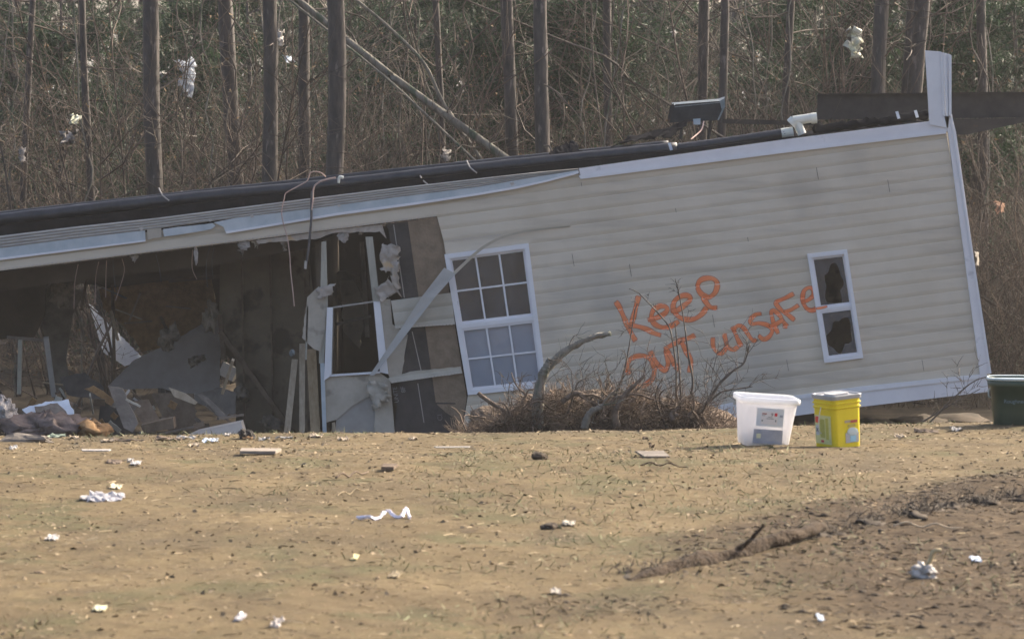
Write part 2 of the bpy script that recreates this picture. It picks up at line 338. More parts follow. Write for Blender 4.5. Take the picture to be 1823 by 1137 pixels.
def clods(n,y0,y1,s0,s1,keep=None):
    x,y=scatter_xy(n,y0,y1)
    if keep is not None: k=keep(x,y); x,y=x[k],y[k]
    n=len(x); z=gz(x,y)+rough_z(x,y); s=s0+(s1-s0)*rng.random(n)**3
    base=np.array([(1,0,0),(0,1,0),(-1,0,0),(0,-1,0),(0,0,.7),(0,0,-.5)],float)
    V=(np.stack([x,y,z],-1)[:,None,:]+base[None]*s[:,None,None]*(1+.4*rng.normal(size=(n,6,1)))*np.array([1.3,1,.75])).reshape(-1,3)
    f=np.array([(0,1,4),(1,2,4),(2,3,4),(3,0,4),(1,0,5),(2,1,5),(3,2,5),(0,3,5)])
    return V,(np.arange(n)[:,None,None]*6+f[None]).reshape(-1,3)
V,Q=clods(8000,14.8,29.4,.003,.013); mk('soil_crumbs',V,Q,soilclod_m,kind='stuff',org=(0,0,0),label='loose crumbs of dry soil over the yard',cat='soil',smooth=True)
V,Q=clods(4000,15.5,24,.005,.024,lambda x,y: mudmask(x,y)>.35); mk('mud_crumbs',V,Q,mulch_m,kind='stuff',org=(0,0,0),label='dark lumps of churned mud low on the right',cat='mud',smooth=True)

# ------------------------------------------------------------------ forest
def branchset(base, d0, L, r, nsub, lev, K=6, curl=.25, up=.1, rs=random):
    """recursive bare branches -> lists of (K,3) and radii"""
    out=[]
    pts=[np.array(base,float)]; d=np.array(d0,float); d/=np.linalg.norm(d)
    for i in range(K-1):
        d=d+np.array((rs.gauss(0,curl),rs.gauss(0,curl),rs.gauss(0,curl)+up*.3)); d/=np.linalg.norm(d); pts.append(pts[-1]+d*L/(K-1))
    out.append((np.array(pts),np.linspace(r,r*.35,K)))
    if lev>0:
        for k in range(nsub):
            i=rs.uniform(.2,.97)*(K-1); a=int(i); p=pts[a]+(pts[min(a+1,K-1)]-pts[a])*(i-a)
            t=pts[min(a+1,K-1)]-pts[a]; t/=np.linalg.norm(t)+1e-9
            v=np.array((rs.gauss(0,1),rs.gauss(0,1),rs.gauss(0,1))); v-=t*v.dot(t); v/=np.linalg.norm(v)+1e-9
            out+=branchset(p,t*.7+v*.8+np.array((0,0,up)),L*rs.uniform(.3,.6),max(r*.45,.0028),max(2,nsub-2),lev-1,K,curl,up,rs)
    return out
def bt(bs,s=3): return tubes(np.array([b[0] for b in bs]),np.array([b[1] for b in bs]),s)
def needles(C, n=7, l0=.07, l1=.16, wd=.006):
    C=np.asarray(C); N=len(C); d=rng.normal(size=(N,n,3)); d/=np.linalg.norm(d,axis=2,keepdims=True); L=(l0+(l1-l0)*rng.random((N,n,1)))
    s=np.cross(d,rng.normal(size=(N,n,3))); s/=np.linalg.norm(s,axis=2,keepdims=True)+1e-9
    c=C[:,None,:]+rng.normal(0,.02,(N,n,3)); V=np.stack([c-s*wd,c+s*wd,c+d*L],2).reshape(-1,3)
    return V,np.arange(N*n*3).reshape(-1,3)
def crown_high(cx,cy,z0,z1,rad,rs,nl=14,nc=9):
    bs=[];C=[]
    for i in range(nl):
        z=z0+(z1-z0)*(i+rs.random())/nl; a=rs.random()*6.28; L=rad*(1.1-.6*(z-z0)/(z1-z0))
        b=branchset((cx,cy,z),(math.cos(a),math.sin(a),.25),L,.03,4,1,5,.12,.1,rs); bs+=b
        for q in b:
            for k in range(nc): C.append(q[0][rs.randrange(1,5)]+np.array([rs.gauss(0,.15) for _ in range(3)]))
    return bs,C
def trunk(px_t,px_b,yb,wpx,Y,H,label,mt,seed,seg=40,sides=16,group='tree trunks behind the fallen home',crown=True,cat='tree',name='pine_tree'):
    rs=random.Random(seed)
    a=P(px_t,0,Y); b=P(px_b,yb,Y); d=(a-b)/(a[2]-b[2]); z0=GZ(b[0],Y)-.15
    base=b+d*(z0-b[2]); zz=z0+(H)*np.linspace(0,1,seg)**1.0
    L=np.array([base+d*(z-z0) for z in zz]); wob=M(wpx,Y)*(.35+.5*rs.random())
    # bend only gently above the picture so tall trunks stay upright
    over=np.clip(zz-6,0,None); L[:,0]=L[:,0]-d[0]*over*.7
    L[:,0]+=np.sin(zz*.8+seed)*wob*.5; L[:,1]+=np.cos(zz*.7+seed)*wob*.5
    ra=M(wpx,Y)/2*(1.06-.055*np.clip(zz-z0-2,-2,99)/1.0*.45).clip(.25)
    V,Q=tubes(L[None],ra[None],sides); j=(fbm(V[:,0]*14+V[:,2]*3,V[:,2]*5+V[:,1]*14,3)-.5)
    c=np.repeat(L,sides,axis=0); V=c+(V-c)*(1+j[:,None]*.34)
    H=H+0; t=empty(name,base,label,cat,group)
    mk('trunk',V,Q,mt,t,smooth=True)
    for k in range(6):
        z=rs.uniform(1.2,6); p=L[np.argmin(abs(zz-z))]; an=rs.random()*6.28
        V,Q=bt(branchset(p,(math.cos(an),math.sin(an),rs.uniform(-.2,.5)),rs.uniform(.5,1.8),.014,4,1,6,.22,0,rs)); mk('dead_branch',V,Q,twig_m,t)
    if crown:
        top=L[-1]; cb,C=crown_high(top[0],top[1],z0+H*.68,z0+H*1.02,1.7,rs)
        V,Q=bt(cb); lim=mk('crown',V,Q,mt,t); V,Q=needles(C,3,.1,.24,.010); mk('needles',V,Q,pine_m,lim)
    return t
TR=[(271,281,330,28,47,13.5,'straight dark pine trunk, first from the left end of the fallen home'),
    (396,427,330,27,50,14.0,'pine trunk leaning left at its top, second from the left edge of the picture'),
    (471,481,320,26,46,13.0,'straight pine trunk just left of the hanging roof cables'),
    (591,586,310,31,45,13.0,'thickest pine trunk, standing directly behind the hanging roof cables'),
    (903,907,285,22,46.8,14.5,'slim dark trunk left of the tall pine near the middle of the roof line'),
    (967,966,280,25,45.8,14.0,'tall straight pine trunk near the middle with a sunlit right edge'),
    (1576,1570,170,26,47.2,14.0,'pine trunk behind the left half of the steel beam'),
    (1641,1633,170,27,47.5,14.0,'pine trunk rising right behind the white upright trim post'),
    (1619,1611,170,18,48.5,14.0,'thin trunk tucked between the two pines behind the steel beam'),
    (1287,1282,200,15,47,13.0,'thin trunk above the tilted metal channel on the roof'),
    (1254,1246,200,19,48,15.0,'shaded trunk left of the thin trunk above the metal channel'),
    (545,541,310,20,48.5,15.0,'shaded trunk between the two thickest pines'),
    (150,165,350,13,48.6,11,'faint shaded trunk near the upper left corner'),
    (58,44,360,11,50,11,'faint trunk furthest to the left, deep in the woods'),
    (1405,1398,190,14,49,11,'faint trunk above the white pipe fitting'),
    (1742,1746,160,17,49,11,'shaded trunk near the right edge, above the steel beam'),
    (775,784,290,12,48.4,11,'upright trunk crossed by the leaning dead trunk'),
    (1085,1080,250,15,49,12,'faint trunk between the middle pine and the metal channel')]
for i,(a,b,yb,wp,Y,H,lb) in enumerate(TR): trunk(a,b,yb,wp,Y,H,lb,bark_m,i+3)
# leaning dead trunks
def leaner(pts,r,Y,label,mt,seed,dY=0):
    rs=random.Random(seed); n=len(pts)
    W=[P(x,y,Y+dY*i/(n-1)) for i,(x,y) in enumerate(pts)]
    g0=np.array(W[-1]); d=np.array(W[-1])-np.array(W[-2]); 
    while g0[2]>GZ(g0[0],g0[1])-.1: g0=g0+d*.2
    W.append(g0); u=np.array(W[0])-np.array(W[1]); W.insert(0,W[0]+u*1.6)
    t=empty('leaning_dead_tree',g0,label,'tree',None)
    V,fs=tube1(W[::-1],r,10,50,r*.6,rough=r*.06); mk('trunk',V,fs,mt,t,smooth=True)
    L=spline(W[::-1],50)
    for k in range(9):
        p=L[rs.randrange(12,49)]; V,Q=bt(branchset(p,(rs.gauss(0,1),rs.gauss(0,1),rs.uniform(-.2,1)),rs.uniform(.5,1.6),r*.25,4,1,6,.2,0,rs)); mk('dead_branch',V,Q,twig_m,t)
leaner([(518,-10),(598,55),(690,130),(780,195)],M(19,46.3)/2,46.3,'thick grey dead trunk leaning from upper left down behind the roof',barkg_m,1)
leaner([(500,-12),(600,68),(700,150),(805,248)],M(6,46)/2,46,'thin sunlit pole leaning just below the thick grey dead trunk',barkg_m,2)
leaner([(640,5),(682,40),(740,95),(765,130),(790,185),(835,252)],M(9,46.8)/2,46.8,'curved pale sapling bending down to the right of the thick dead trunk',barkg_m,3)
leaner([(905,32),(1000,72),(1085,105),(1125,145),(1190,185)],M(6,46.8)/2,46.8,'thin limb sagging down towards the metal channel from the middle pine',twig_m,4)
leaner([(1215,0),(1260,52),(1300,130),(1355,200)],M(5,50)/2,50,'thin bare pole slanting down right above the metal channel',twig_m,5)

rs=random.Random(9)
for i in range(34):
    x=rs.uniform(10,1815); Y=rs.uniform(46.6,50.5); a_=P(x,-40,Y); b_=P(x+rs.uniform(-60,60),430,Y); n=9
    L=[a_+(b_-a_)*k/(n-1)+np.array((rs.gauss(0,.05),rs.gauss(0,.05),0)) for k in range(n)]; u=L[0]-L[1]; L.insert(0,L[0]+u*6); e=L[-1].copy(); e[2]=GZ(e[0],e[1])-.05; L.append(e)
    V,fs=tube1(L,rs.uniform(.006,.011),5,40,.010); mk('hanging_vine',V,fs,barkg_m if i%2 else twig_m,label='thin vine or shoot running up between the trees',cat='vine',group='vines running up between the trees',smooth=True)
# bare saplings and shrubs
saps=[(20,47),(95,50),(128,46.5),(205,47),(335,52),(372,47),(515,51),(640,49),(700,52),(745,46.5),(850,51),(1010,47.5),(1060,52),(1130,50),(1180,54),(1235,47.5),(1330,50),(1365,47),(1430,53),(1480,49),(1530,49.5),(1700,50),(1765,49),(1790,52),(1812,49.5)]
where=['at the far left','left of the first pine','beside the roof at the left edge','left of the first dark pine','between the first two pines','leaning by the second pine','between the two thickest pines','right of the thickest pine','under the leaning dead trunk','close behind the black roof pipe','right of the leaning dead trunks','right of the middle pine','behind the crumpled black flap','left of the metal channel','right behind the metal channel','beside the metal channel','between channel and pipe fitting','behind the white pipe fitting','above the white pipe fitting','left of the steel beam','over the left end of the steel beam','right of the white post','below the right end of the steel beam','in the shade at the right edge','over the green tub at the right edge']
for i,(px,Y) in enumerate(saps):
    rs=random.Random(100+i); b=P(px,400,Y); z=GZ(b[0],Y)-.1; base=np.array((b[0],Y,z)); bs=[]
    for k in range(rs.randint(3,5)):
        d=(rs.gauss(0,.28),rs.gauss(0,.2),1); o=base+np.array((rs.gauss(0,.1),rs.gauss(0,.1),0))
        bs+=branchset(o,d,rs.uniform(3.2,5.6),rs.uniform(.012,.024),8,2,6,.11,.06,rs)
    V,Q=bt(bs,4); mk('bare_sapling',V,Q,[twig_m,twigb_m][i%2],label='bare many-stemmed sapling '+where[i],cat='sapling',group='bare saplings at the wood edge',org=base)
# tangled undergrowth (uncountable)
def thicket(n,x0,x1,y0,y1,h,r,name,mt,label,lean=.5):
    y=y0+(y1-y0)*rng.random(n); x=(x0+(x1-x0)*rng.random(n))*y/50
    z=-1.2+rng.random(n)**1.3*h; K=6; d=np.stack([rng.normal(0,lean,n),rng.normal(0,.4,n),np.abs(rng.normal(.8,.5,n))],-1); d/=np.linalg.norm(d,axis=1,keepdims=True)
    L=.35+1.3*rng.random(n)**1.6; pts=[np.stack([x,y,z],-1)]
    for k in range(K-1):
        d=d+rng.normal(0,.22,(n,3)); d/=np.linalg.norm(d,axis=1,keepdims=True); pts.append(pts[-1]+d*(L/(K-1))[:,None])
    rr=r*(.4+1.2*rng.random(n)**3); V,Q=tubes(np.stack(pts,1),rr[:,None]*np.linspace(1,.45,K)[None],3)
    mk(name,V,Q,mt,kind='stuff',org=(0,0,0),label=label,cat='undergrowth')
thicket(12000,-8,8,46.4,54,3.2,.0050,'brown_undergrowth',twigb_m,'tangled reddish brown brush behind the fallen home')
thicket(10000,-8.5,8.5,52,70,5.5,.0065,'grey_undergrowth',twig_m,'tangled grey twigs deeper in the wood',.6)
thicket(7000,3.5,9,44.6,49,2.0,.0045,'right_edge_brush',twigb_m,'dense brown brush to the right of the fallen home')
C=np.stack([rng.uniform(-8,8,16000),rng.uniform(47,66,16000),-1.1+rng.random(16000)**1.5*4.5],-1); C[:,0]*=C[:,1]/50
k=fbm(C[:,0]*.9,C[:,2]*1.1+C[:,1]*.3,3)>.47; V,Q=needles(C[k],2,.03,.07,.014); mk('withered_leaves',V,Q,leafd_m,kind='stuff',org=(0,0,0),label='withered leaves clinging to the undergrowth',cat='leaves')
# evergreens
ev=[(690,58,5.3,1.9,'beneath the leaning dead trunks'),(800,64,5.3,2.2,'right of the leaning dead trunks'),(1020,51.5,5.3,1.7,'just right of the middle pine'),(905,56,5.3,2.1,'behind the slim trunk left of the middle pine'),(1105,57,5.3,1.9,'left of the metal channel'),(1400,54,5.3,1.6,'behind the white pipe fitting'),(1520,63,5.3,2.1,'behind the left end of the steel beam'),(1715,56,5.3,1.7,'just right of the white post'),(1800,53,5.3,1.7,'at the right edge'),(110,56,5.3,1.5,'at the far left'),(350,54.5,5.3,1.5,'between the first two pines'),(505,66,5.3,2.1,'between the third and fourth pines'),(1240,68,5.3,2.3,'behind the metal channel'),(1610,70,5.3,2.2,'far behind the pair of pines at the white post'),(20,58,5.3,1.5,'at the left edge'),(620,70,5.3,2.2,'behind the thickest pine'),(868,51.5,5.4,1.3,'close left of the slim trunk in the middle'),(1030,51.5,5.2,1.4,'close right of the middle pine'),(1545,51,5.3,1.2,'just left of the pines at the steel beam'),(1722,50,5.2,1.1,'close right of the white post'),(960,60,5.5,2.2,'between the slim trunk and the tall middle pine'),(740,57,5.3,1.9,'between the two leaning trunks'),(1160,60,5.5,2.1,'left of the thin trunk above the metal channel'),(1450,58,5.5,1.9,'left of the steel beam'),(1760,57,5.5,2.0,'above the right part of the steel beam'),(260,62,5.5,2.0,'behind the first dark pine'),(440,60,5.5,2.0,'between the second and third pines')]
for i,(px,Y,H,rad,wh) in enumerate(ev):
    rs=random.Random(300+i); b=P(px,300,Y); z=GZ(b[0],Y)-.1; base=np.array((b[0],Y,z)); t=empty('evergreen_tree',base,'shaggy dark evergreen '+wh,'tree','evergreens in the wood')
    V,fs=tube1([base,base+np.array((rs.gauss(0,.1),0,H*.5)),base+np.array((0,0,H))],.09,7,12,.015); mk('trunk',V,fs,bark_m,t)
    bs=[];C=[]
    for j in range(46):
        f=((j+rs.random())/46); zz=z+.3+f*(H-.4); a=rs.random()*6.28; L=rad*(1.15-f)**.5*rs.uniform(.55,1.1)
        q=branchset((b[0],Y,zz),(math.cos(a),math.sin(a),rs.uniform(-.25,.3)),L,.018,5,1,5,.14,-.05,rs); bs+=q
        for e in q:
            for _ in range(12): C.append(e[0][rs.randrange(2,5)]+np.array([rs.gauss(0,.12),rs.gauss(0,.12),rs.gauss(0,.08)]))
    V,Q=bt(bs); cr=mk('crown',V,Q,bark_m,t); V,Q=needles(C,7,.06,.17,.010); mk('needles',V,Q,pine_m,cr)
# far wood as one mass
N=90000; y=rng.uniform(78,104,N); x=rng.uniform(-26,26,N); z=rng.uniform(-1.3,12,N)
dn=fbm(x*.35+3,z*.45+y*.22,4); k=dn>np.where(z<2.2,.30,np.where(z<3.4,.42,.47)); C=np.stack([x,y,z],-1)[k]; V,Q=needles(C,3,.12,.38,.06)
mk('far_woods',V,Q,farw_m,kind='stuff',org=(0,0,0),label='dark far wood closing off the view behind the trees',cat='woods')
n=150; y=rng.uniform(70,100,n); x=rng.uniform(-17,17,n); pts=np.stack([np.stack([x+rng.normal(0,.5,n)*f,y,-1.6+f*12+0*x],-1) for f in np.linspace(0,1,6)],1)
V,Q=tubes(pts,(rng.uniform(.06,.15,n))[:,None]*np.linspace(1,.6,6)[None],6); mk('far_trunks',V,Q,bark_m,kind='stuff',org=(0,0,0),label='crowd of dim trunks in the far wood',cat='woods')

# ------------------------------------------------------------------ the overturned mobile home
YW=40.0; PXM=F/YW
home=empty('mobile_home',(0,42,GZ(0,42)),'overturned beige mobile home with torn siding, marked Keep out unsafe in orange','mobile home')
def part(name,pts,off,mt,t=.02,parent=None,label=None,**k):
    V,fs=prism(pts,YW-off,t); return mk(name,V,fs,mt,parent or home,label=label,**k)
def dark_patches(m,spots):
    N=m.node_tree.nodes; Lk=m.node_tree.links; b=N['Principled BSDF']; src=b.inputs['Base Color'].links[0].from_socket
    tc=N.new('ShaderNodeTexCoord'); no=N.new('ShaderNodeTexNoise'); no.inputs['Scale'].default_value=5; Lk.new(tc.outputs['Object'],no.inputs[0])
    for px,py,rr,k in spots:  # soft round patches of darker siding, edges broken by noise
        c=P(px,py,YW)-ORG[home.name]; d=N.new('ShaderNodeVectorMath'); d.operation='DISTANCE'; Lk.new(tc.outputs['Object'],d.inputs[0]); d.inputs[1].default_value=tuple(c)
        ad=N.new('ShaderNodeMath'); ad.operation='MULTIPLY_ADD'; Lk.new(no.outputs[0],ad.inputs[0]); ad.inputs[1].default_value=.25; Lk.new(d.outputs['Value'],ad.inputs[2])
        mr=N.new('ShaderNodeMapRange'); mr.interpolation_type='SMOOTHSTEP'; Lk.new(ad.outputs[0],mr.inputs[0]); mr.inputs[1].default_value=M(rr,YW)+.12; mr.inputs[2].default_value=.10; mr.inputs[3].default_value=0; mr.inputs[4].default_value=k
        mx=N.new('ShaderNodeMixRGB'); Lk.new(mr.outputs[0],mx.inputs[0]); Lk.new(src,mx.inputs[1]); mx.inputs[2].default_value=(.22,.20,.18,1); src=mx.outputs[0]
    # streaky grime along the boards
    mp=N.new('ShaderNodeMapping'); Lk.new(tc.outputs['Object'],mp.inputs[0]); mp.inputs['Scale'].default_value=(.5,1,5); mp.inputs['Rotation'].default_value=(0,R(7.4),0); n2=N.new('ShaderNodeTexNoise'); n2.inputs['Scale'].default_value=2.2; n2.inputs['Detail'].default_value=7; Lk.new(mp.outputs[0],n2.inputs[0])
    rp=N.new('ShaderNodeMapRange'); Lk.new(n2.outputs[0],rp.inputs[0]); rp.inputs[1].default_value=.50; rp.inputs[2].default_value=.75; rp.inputs[4].default_value=.45
    mx=N.new('ShaderNodeMixRGB'); Lk.new(rp.outputs[0],mx.inputs[0]); Lk.new(src,mx.inputs[1]); mx.inputs[2].default_value=(.38,.34,.29,1); Lk.new(mx.outputs[0],b.inputs['Base Color'])
dark_patches(siding_m,[(1425,338,60,.30),(1345,520,58,.20),(905,700,60,.12)])
O=np.array((1683.,225.)); eu=np.array((-math.cos(R(7.4)),math.sin(R(7.4)))); ev_=np.array((.1725,.985))
Minv=np.linalg.inv(np.array([eu,ev_]).T)
def uv(p): return Minv@(np.array(p,float)-O)
CH=.127*PXM
def prof(v):
    t=(v/CH)%1.0
    xs_=[0,.05,.42,.64,.78,.90,.993,1.0]; ys_=[.0190,.0198,.0185,.0170,.0125,.0060,.0,.0190]
    return float(np.interp(t,xs_,ys_))
def siding(name,poly,holes,parent,mt=siding_m,base=.03,label=None,wav=0):
    rings=[[uv(p) for p in poly]]+[[uv(p) for p in h] for h in holes]
    vs=[p[1] for r in rings for p in r]; v0,v1=min(vs),max(vs)
    rows=sorted(set(vs))
    k=math.floor(v0/CH)
    while k*CH<v1:
        rows+=[(k+t)*CH for t in (0,.05,.42,.64,.78,.90,.993) if v0<(k+t)*CH<v1]; k+=1
    rows=sorted(rows); V=[];fs=[]
    def cross(v):
        c=[]
        for r in rings:
            for i in range(len(r)):
                a=r[i];b=r[(i+1)%len(r)]
                if (a[1]>v)!=(b[1]>v): c.append(a[0]+(b[0]-a[0])*(v-a[1])/(b[1]-a[1]))
        return sorted(c)
    for a,b in zip(rows[:-1],rows[1:]):
        if b-a<1e-4: continue
        e=(b-a)*1e-3; ca=cross(a+e); cb=cross(b-e)
        if len(ca)!=len(cb): continue
        for i in range(0,len(ca),2):
            n=max(1,int(abs(ca[i+1]-ca[i])/60))
            for j in range(n):
                q=[]
                for (c,v,f) in ((ca,a,j/n),(ca,a,(j+1)/n),(cb,b,(j+1)/n),(cb,b,j/n)):
                    u=c[i]+(c[i+1]-c[i])*f; p=O+eu*u+ev_*v
                    o=base+.72*prof(v+ (1e-3 if v==a else -1e-3))+wav*math.sin(u*.012+v*.02)*.004
                    q.append(P(p[0],p[1],YW-o))
                m=len(V); V+=q; fs.append((m,m+1,m+2,m+3))
    return mk(name,V,fs,mt,parent,label=label)
WB=[(791,453),(941,433),(973,689),(833,703)]     # big window
WS=[(1437,452),(1508,444),(1537,637),(1468,646)] # small window
def inset(q,d):
    c=np.mean(q,axis=0); return [tuple(np.array(p)+(c-np.array(p))/np.linalg.norm(c-np.array(p))*d*1.35) for p in q]
siding('siding',[(1684,232),(1758,672),(1225,733),(822,776),(833,703),(790,430),(778,385),(455,426),(0,482),(-420,534),(-420,500),(0,448),(1030,310)],[inset(WB,5),inset(WS,4)],home,wav=1)
# seams between siding panels
sm=MB()
for (x,y,l) in ((1033,318,24),(1200,358,22),(1453,298,22),(1018,452,22),(1268,560,22),(1400,640,20),(1641,640,20),(1120,470,22),(1580,320,22),(1330,420,22)):
    V,fs=prism([(x,y),(x+.8,y),(x+.8+l*.17,y+l),(x+l*.17,y+l)],YW-.0455,.002); mk('siding_seam',V,fs,dust_m,home)
# nail hem along the torn lower edge
nh=MB()
def hem(x0,y0,x1,y1,step=7,off=.052):
    n=int(math.hypot(x1-x0,y1-y0)/step)
    for i in range(n):
        f=i/n; x=x0+(x1-x0)*f; y=y0+(y1-y0)*f; s=(y1-y0)/(x1-x0)
        V,fs=prism([(x,y-1.1),(x+4,y-1.1+4*s),(x+4,y+.9+4*s),(x,y+.9)],YW-off,.003); nh.add(V,fs)
hm_=mat('hem_vinyl',(.58,.52,.47))
for a_ in ((0,480,778,384),(792,430,890,418,6),(703,582,808,577,6,.075),(697,680,822,663,6,.08)):
    nh=MB(); hem(*a_); nh.build('nail_hem_marking',hm_,home)
# sheathing behind the siding
part('sheathing_board',[(835,395),(1690,236),(1760,672),(1225,735),(840,772),(835,706),(975,690),(942,432),(790,452)],.012,brown_m,.012) if False else None
def backing(poly,holes,Y,t,name,mt):
    # solid wall layer with openings: strips along the skewed rows
    rings=[[uv(p) for p in poly]]+[[uv(p) for p in h] for h in holes]
    rows=sorted(set(p[1] for r in rings for p in r)); V=[];fs=[]
    for a,b in zip(rows[:-1],rows[1:]):
        if b-a<.5: continue
        def cr(v):
            c=[]
            for r in rings:
                for i in range(len(r)):
                    p=r[i];q=r[(i+1)%len(r)]
                    if (p[1]>v)!=(q[1]>v): c.append(p[0]+(q[0]-p[0])*(v-p[1])/(q[1]-p[1]))
            return sorted(c)
        ca=cr(a+1e-3);cb=cr(b-1e-3)
        for i in range(0,min(len(ca),len(cb))-1,2):
            q=[O+eu*u+ev_*v for u,v in ((ca[i],a),(ca[i+1],a),(cb[i+1],b),(cb[i],b))]
            A=np.array([P(p[0],p[1],Y) for p in q]); B=A+np.array((0,t,0)); m=len(V); V+=list(A)+list(B)
            fs+=[(m,m+1,m+2,m+3),(m+7,m+6,m+5,m+4)]+[(m+i2,m+i2+4,m+(i2+1)%4+4,m+(i2+1)%4) for i2 in range(4)]
    return mk(name,V,fs,mt,home)
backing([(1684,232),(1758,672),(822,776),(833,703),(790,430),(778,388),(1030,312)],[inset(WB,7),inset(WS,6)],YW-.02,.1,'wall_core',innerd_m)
part('sheathing_paper',ragged([(686,399),(779,388),(800,520),(836,776),(700,776),(708,700),(722,640),(712,530),(700,440)],2,12,5,edges=(4,5,6,7,8)),.012,paper_m,.012)
part('brown_sheathing',ragged([(726,395),(778,386),(790,430),(800,520),(831,706),(829,720),(822,752),(795,735),(776,718),(757,582),(745,528)],1.2,14,8,edges=(5,6,7)),.022,brown_m,.01)
part('brown_sheathing',[(788,432),(885,419),(900,422),(905,438),(792,452)],.024,brown_m,.008)
part('board_seam',[(775,716),(811,717),(811,719),(776,719)],.026,dark_m,.003)
pw=MB()
for x0,y0,x1,y1 in ((700,400,719,530),(733,590,749,660),(743,682,754,752)):
    V,fs=prism([(x0,y0),(x0+1.6,y0),(x1+1.6,y1),(x1,y1)],YW-.026,.002); mk('paper_seam',V,fs,gypg_m,home)
# printing on the sheathing paper (reads upwards)
def text(name,body,x,y,hpx,ang,Y,mt,parent,label=None,ext=.0,sx=1.0):
    cu=bpy.data.curves.new(name,'FONT'); cu.body=body; cu.size=M(hpx,Y)/.72; cu.extrude=.0008; cu.align_x='LEFT'
    o=bpy.data.objects.new(name,cu); S.collection.objects.link(o)
    dg=bpy.context.evaluated_depsgraph_get(); me=bpy.data.meshes.new_from_object(o.evaluated_get(dg)); bpy.data.objects.remove(o)
    V=np.array([v.co[:] for v in me.vertices]); fs=[tuple(p.vertices) for p in me.polygons]
    c,s=math.cos(R(ang)),math.sin(R(ang)); W=np.stack([V[:,0]*c*sx-V[:,1]*s,-V[:,2]-.001,V[:,0]*s*sx+V[:,1]*c],-1)+P(x,y,Y)
    return mk(name,W,fs,mt,parent,label=label)
prt=mat('faint_grey_print',(.26,.25,.25))
text('printed_lettering','UNITE',710,716,8,97,YW-.027,prt,home,'faint grey capitals UNITE printed up the black paper',sx=.9)
text('printed_lettering','8F',722,698,8,97,YW-.027,prt,home,'faint grey 8F printed up the black paper')
text('printed_lettering','CI',788,748,9,97,YW-.03,mat('fainter_print',(.13,.125,.13)),home,'very faint letters CI low on the black paper')
siding('siding_remnant',[(696,535),(803,521),(810,577),(704,585)],[],home,sidingb_m,.06,label='short leftover piece of siding beside the big window')
siding('siding_remnant',ragged([(691,673),(730,661),(820,652),(823,664),(697,682)],.6,10,4),[],home,sidingb_m,.064,label='drooping sliver of siding below the short leftover piece')

# top trim (right half) and peeled layers (left half)
part('top_trim',[(1030,300),(1400,248),(1655,216),(1690,205),(1690,230),(1683,237),(1400,271),(1034,318)],.06,trim_m,.05,label='white trim along the right half of the top edge')
part('top_trim_lip',[(1030,313),(1400,266),(1684,232),(1684,238),(1400,272),(1034,319)],.072,frame_m,.01)
part('trim_joint',[(1029,300),(1031,300),(1034,318),(1032,318)],.062,gypg_m,.003)
def ribbed(name,top,bot,off,mt,nr,depth=.012,t=.05,lab=None):
    n=len(top); V=[];fs=[]
    for k in range(2*nr+1):
        f=k/(2*nr)
        for i in range(n):
            x=top[i][0]+(bot[i][0]-top[i][0])*f; y=top[i][1]+(bot[i][1]-top[i][1])*f
            V.append(P(x,y,YW-off-(depth if k%2 else 0)))
    for k in range(2*nr):
        for i in range(n-1): fs.append((k*n+i,k*n+i+1,(k+1)*n+i+1,(k+1)*n+i))
    m=len(V)
    for r in (0,2*nr):
        for i in range(n): V.append(V[r*n+i]+np.array((0,t,0)))
    for i in range(n-1):
        fs.append((i,m+i,m+i+1,i+1)); fs.append((2*nr*n+i,2*nr*n+i+1,m+n+i+1,m+n+i))
    return mk(name,V,fs,mt,home,label=lab)
tp=[(-420,472),(0,420),(130,404),(280,388),(420,370),(560,352),(700,335),(850,318),(960,306),(1029,300)]
bt_=[(-420,496),(0,442),(130,425),(280,407),(420,388),(560,371),(700,352),(850,333),(960,314),(1029,303)]
ribbed('ply_edge_board',tp,bt_,.065,rib_m,4,.010,.06,'weathered grey layered board edge along the left half')
part('pale_edge_strip',[(-420,496),(0,442),(130,425),(258,410),(259,428),(130,444),(0,460),(-420,512)],.07,strip_m,.02,label='pale strip at the far left, cut off square at its right end')
part('pale_edge_strip',ragged([(290,408),(378,397),(384,402),(376,408),(350,413),(292,421)],.7,12,3),.072,strip_m,.015,label='short torn pale strip between the two long ones')
part('pale_edge_strip',ragged([(398,404),(380,396),(420,388),(560,371),(700,352),(850,333),(960,314),(1029,303),(1030,307),(975,322),(920,334),(850,346),(740,362),(600,381),(530,393),(440,408),(402,414)],.25,30,6),.074,strip_m,.02,label='long pale strip curving up to the white trim')
part('strip_edge',[(0,459),(259,427),(259,430),(0,463),(-420,515),(-420,511)],.085,frame_m,.01)
part('strip_edge',[(402,412),(440,406),(530,391),(600,379),(740,360),(850,344),(920,332),(975,320),(1030,305),(1030,309),(975,323.5),(920,336),(850,348),(740,364.5),(600,383.5),(530,395),(440,410),(403,416)],.086,frame_m,.01)
part('patch_board',ragged([(262,402),(286,399),(288,422),(263,427)],.8,6,2),.068,gyp_m,.02)
# white chips stuck on
ch=MB()
for x,y,s in ((251,407,5),(374,392,4),(448,385,4),(603,366,3.5),(911,327,5),(137,420,2)):
    V,fs=prism(ragged([(x-s*.8,y-s*.3),(x+s*.6,y-s*.7),(x+s,y+s*.2),(x-s*.1,y+s*.8)],.5,3,int(x)),YW-.09,.004); mk('paint_chip',V,fs,scrap_m,home)
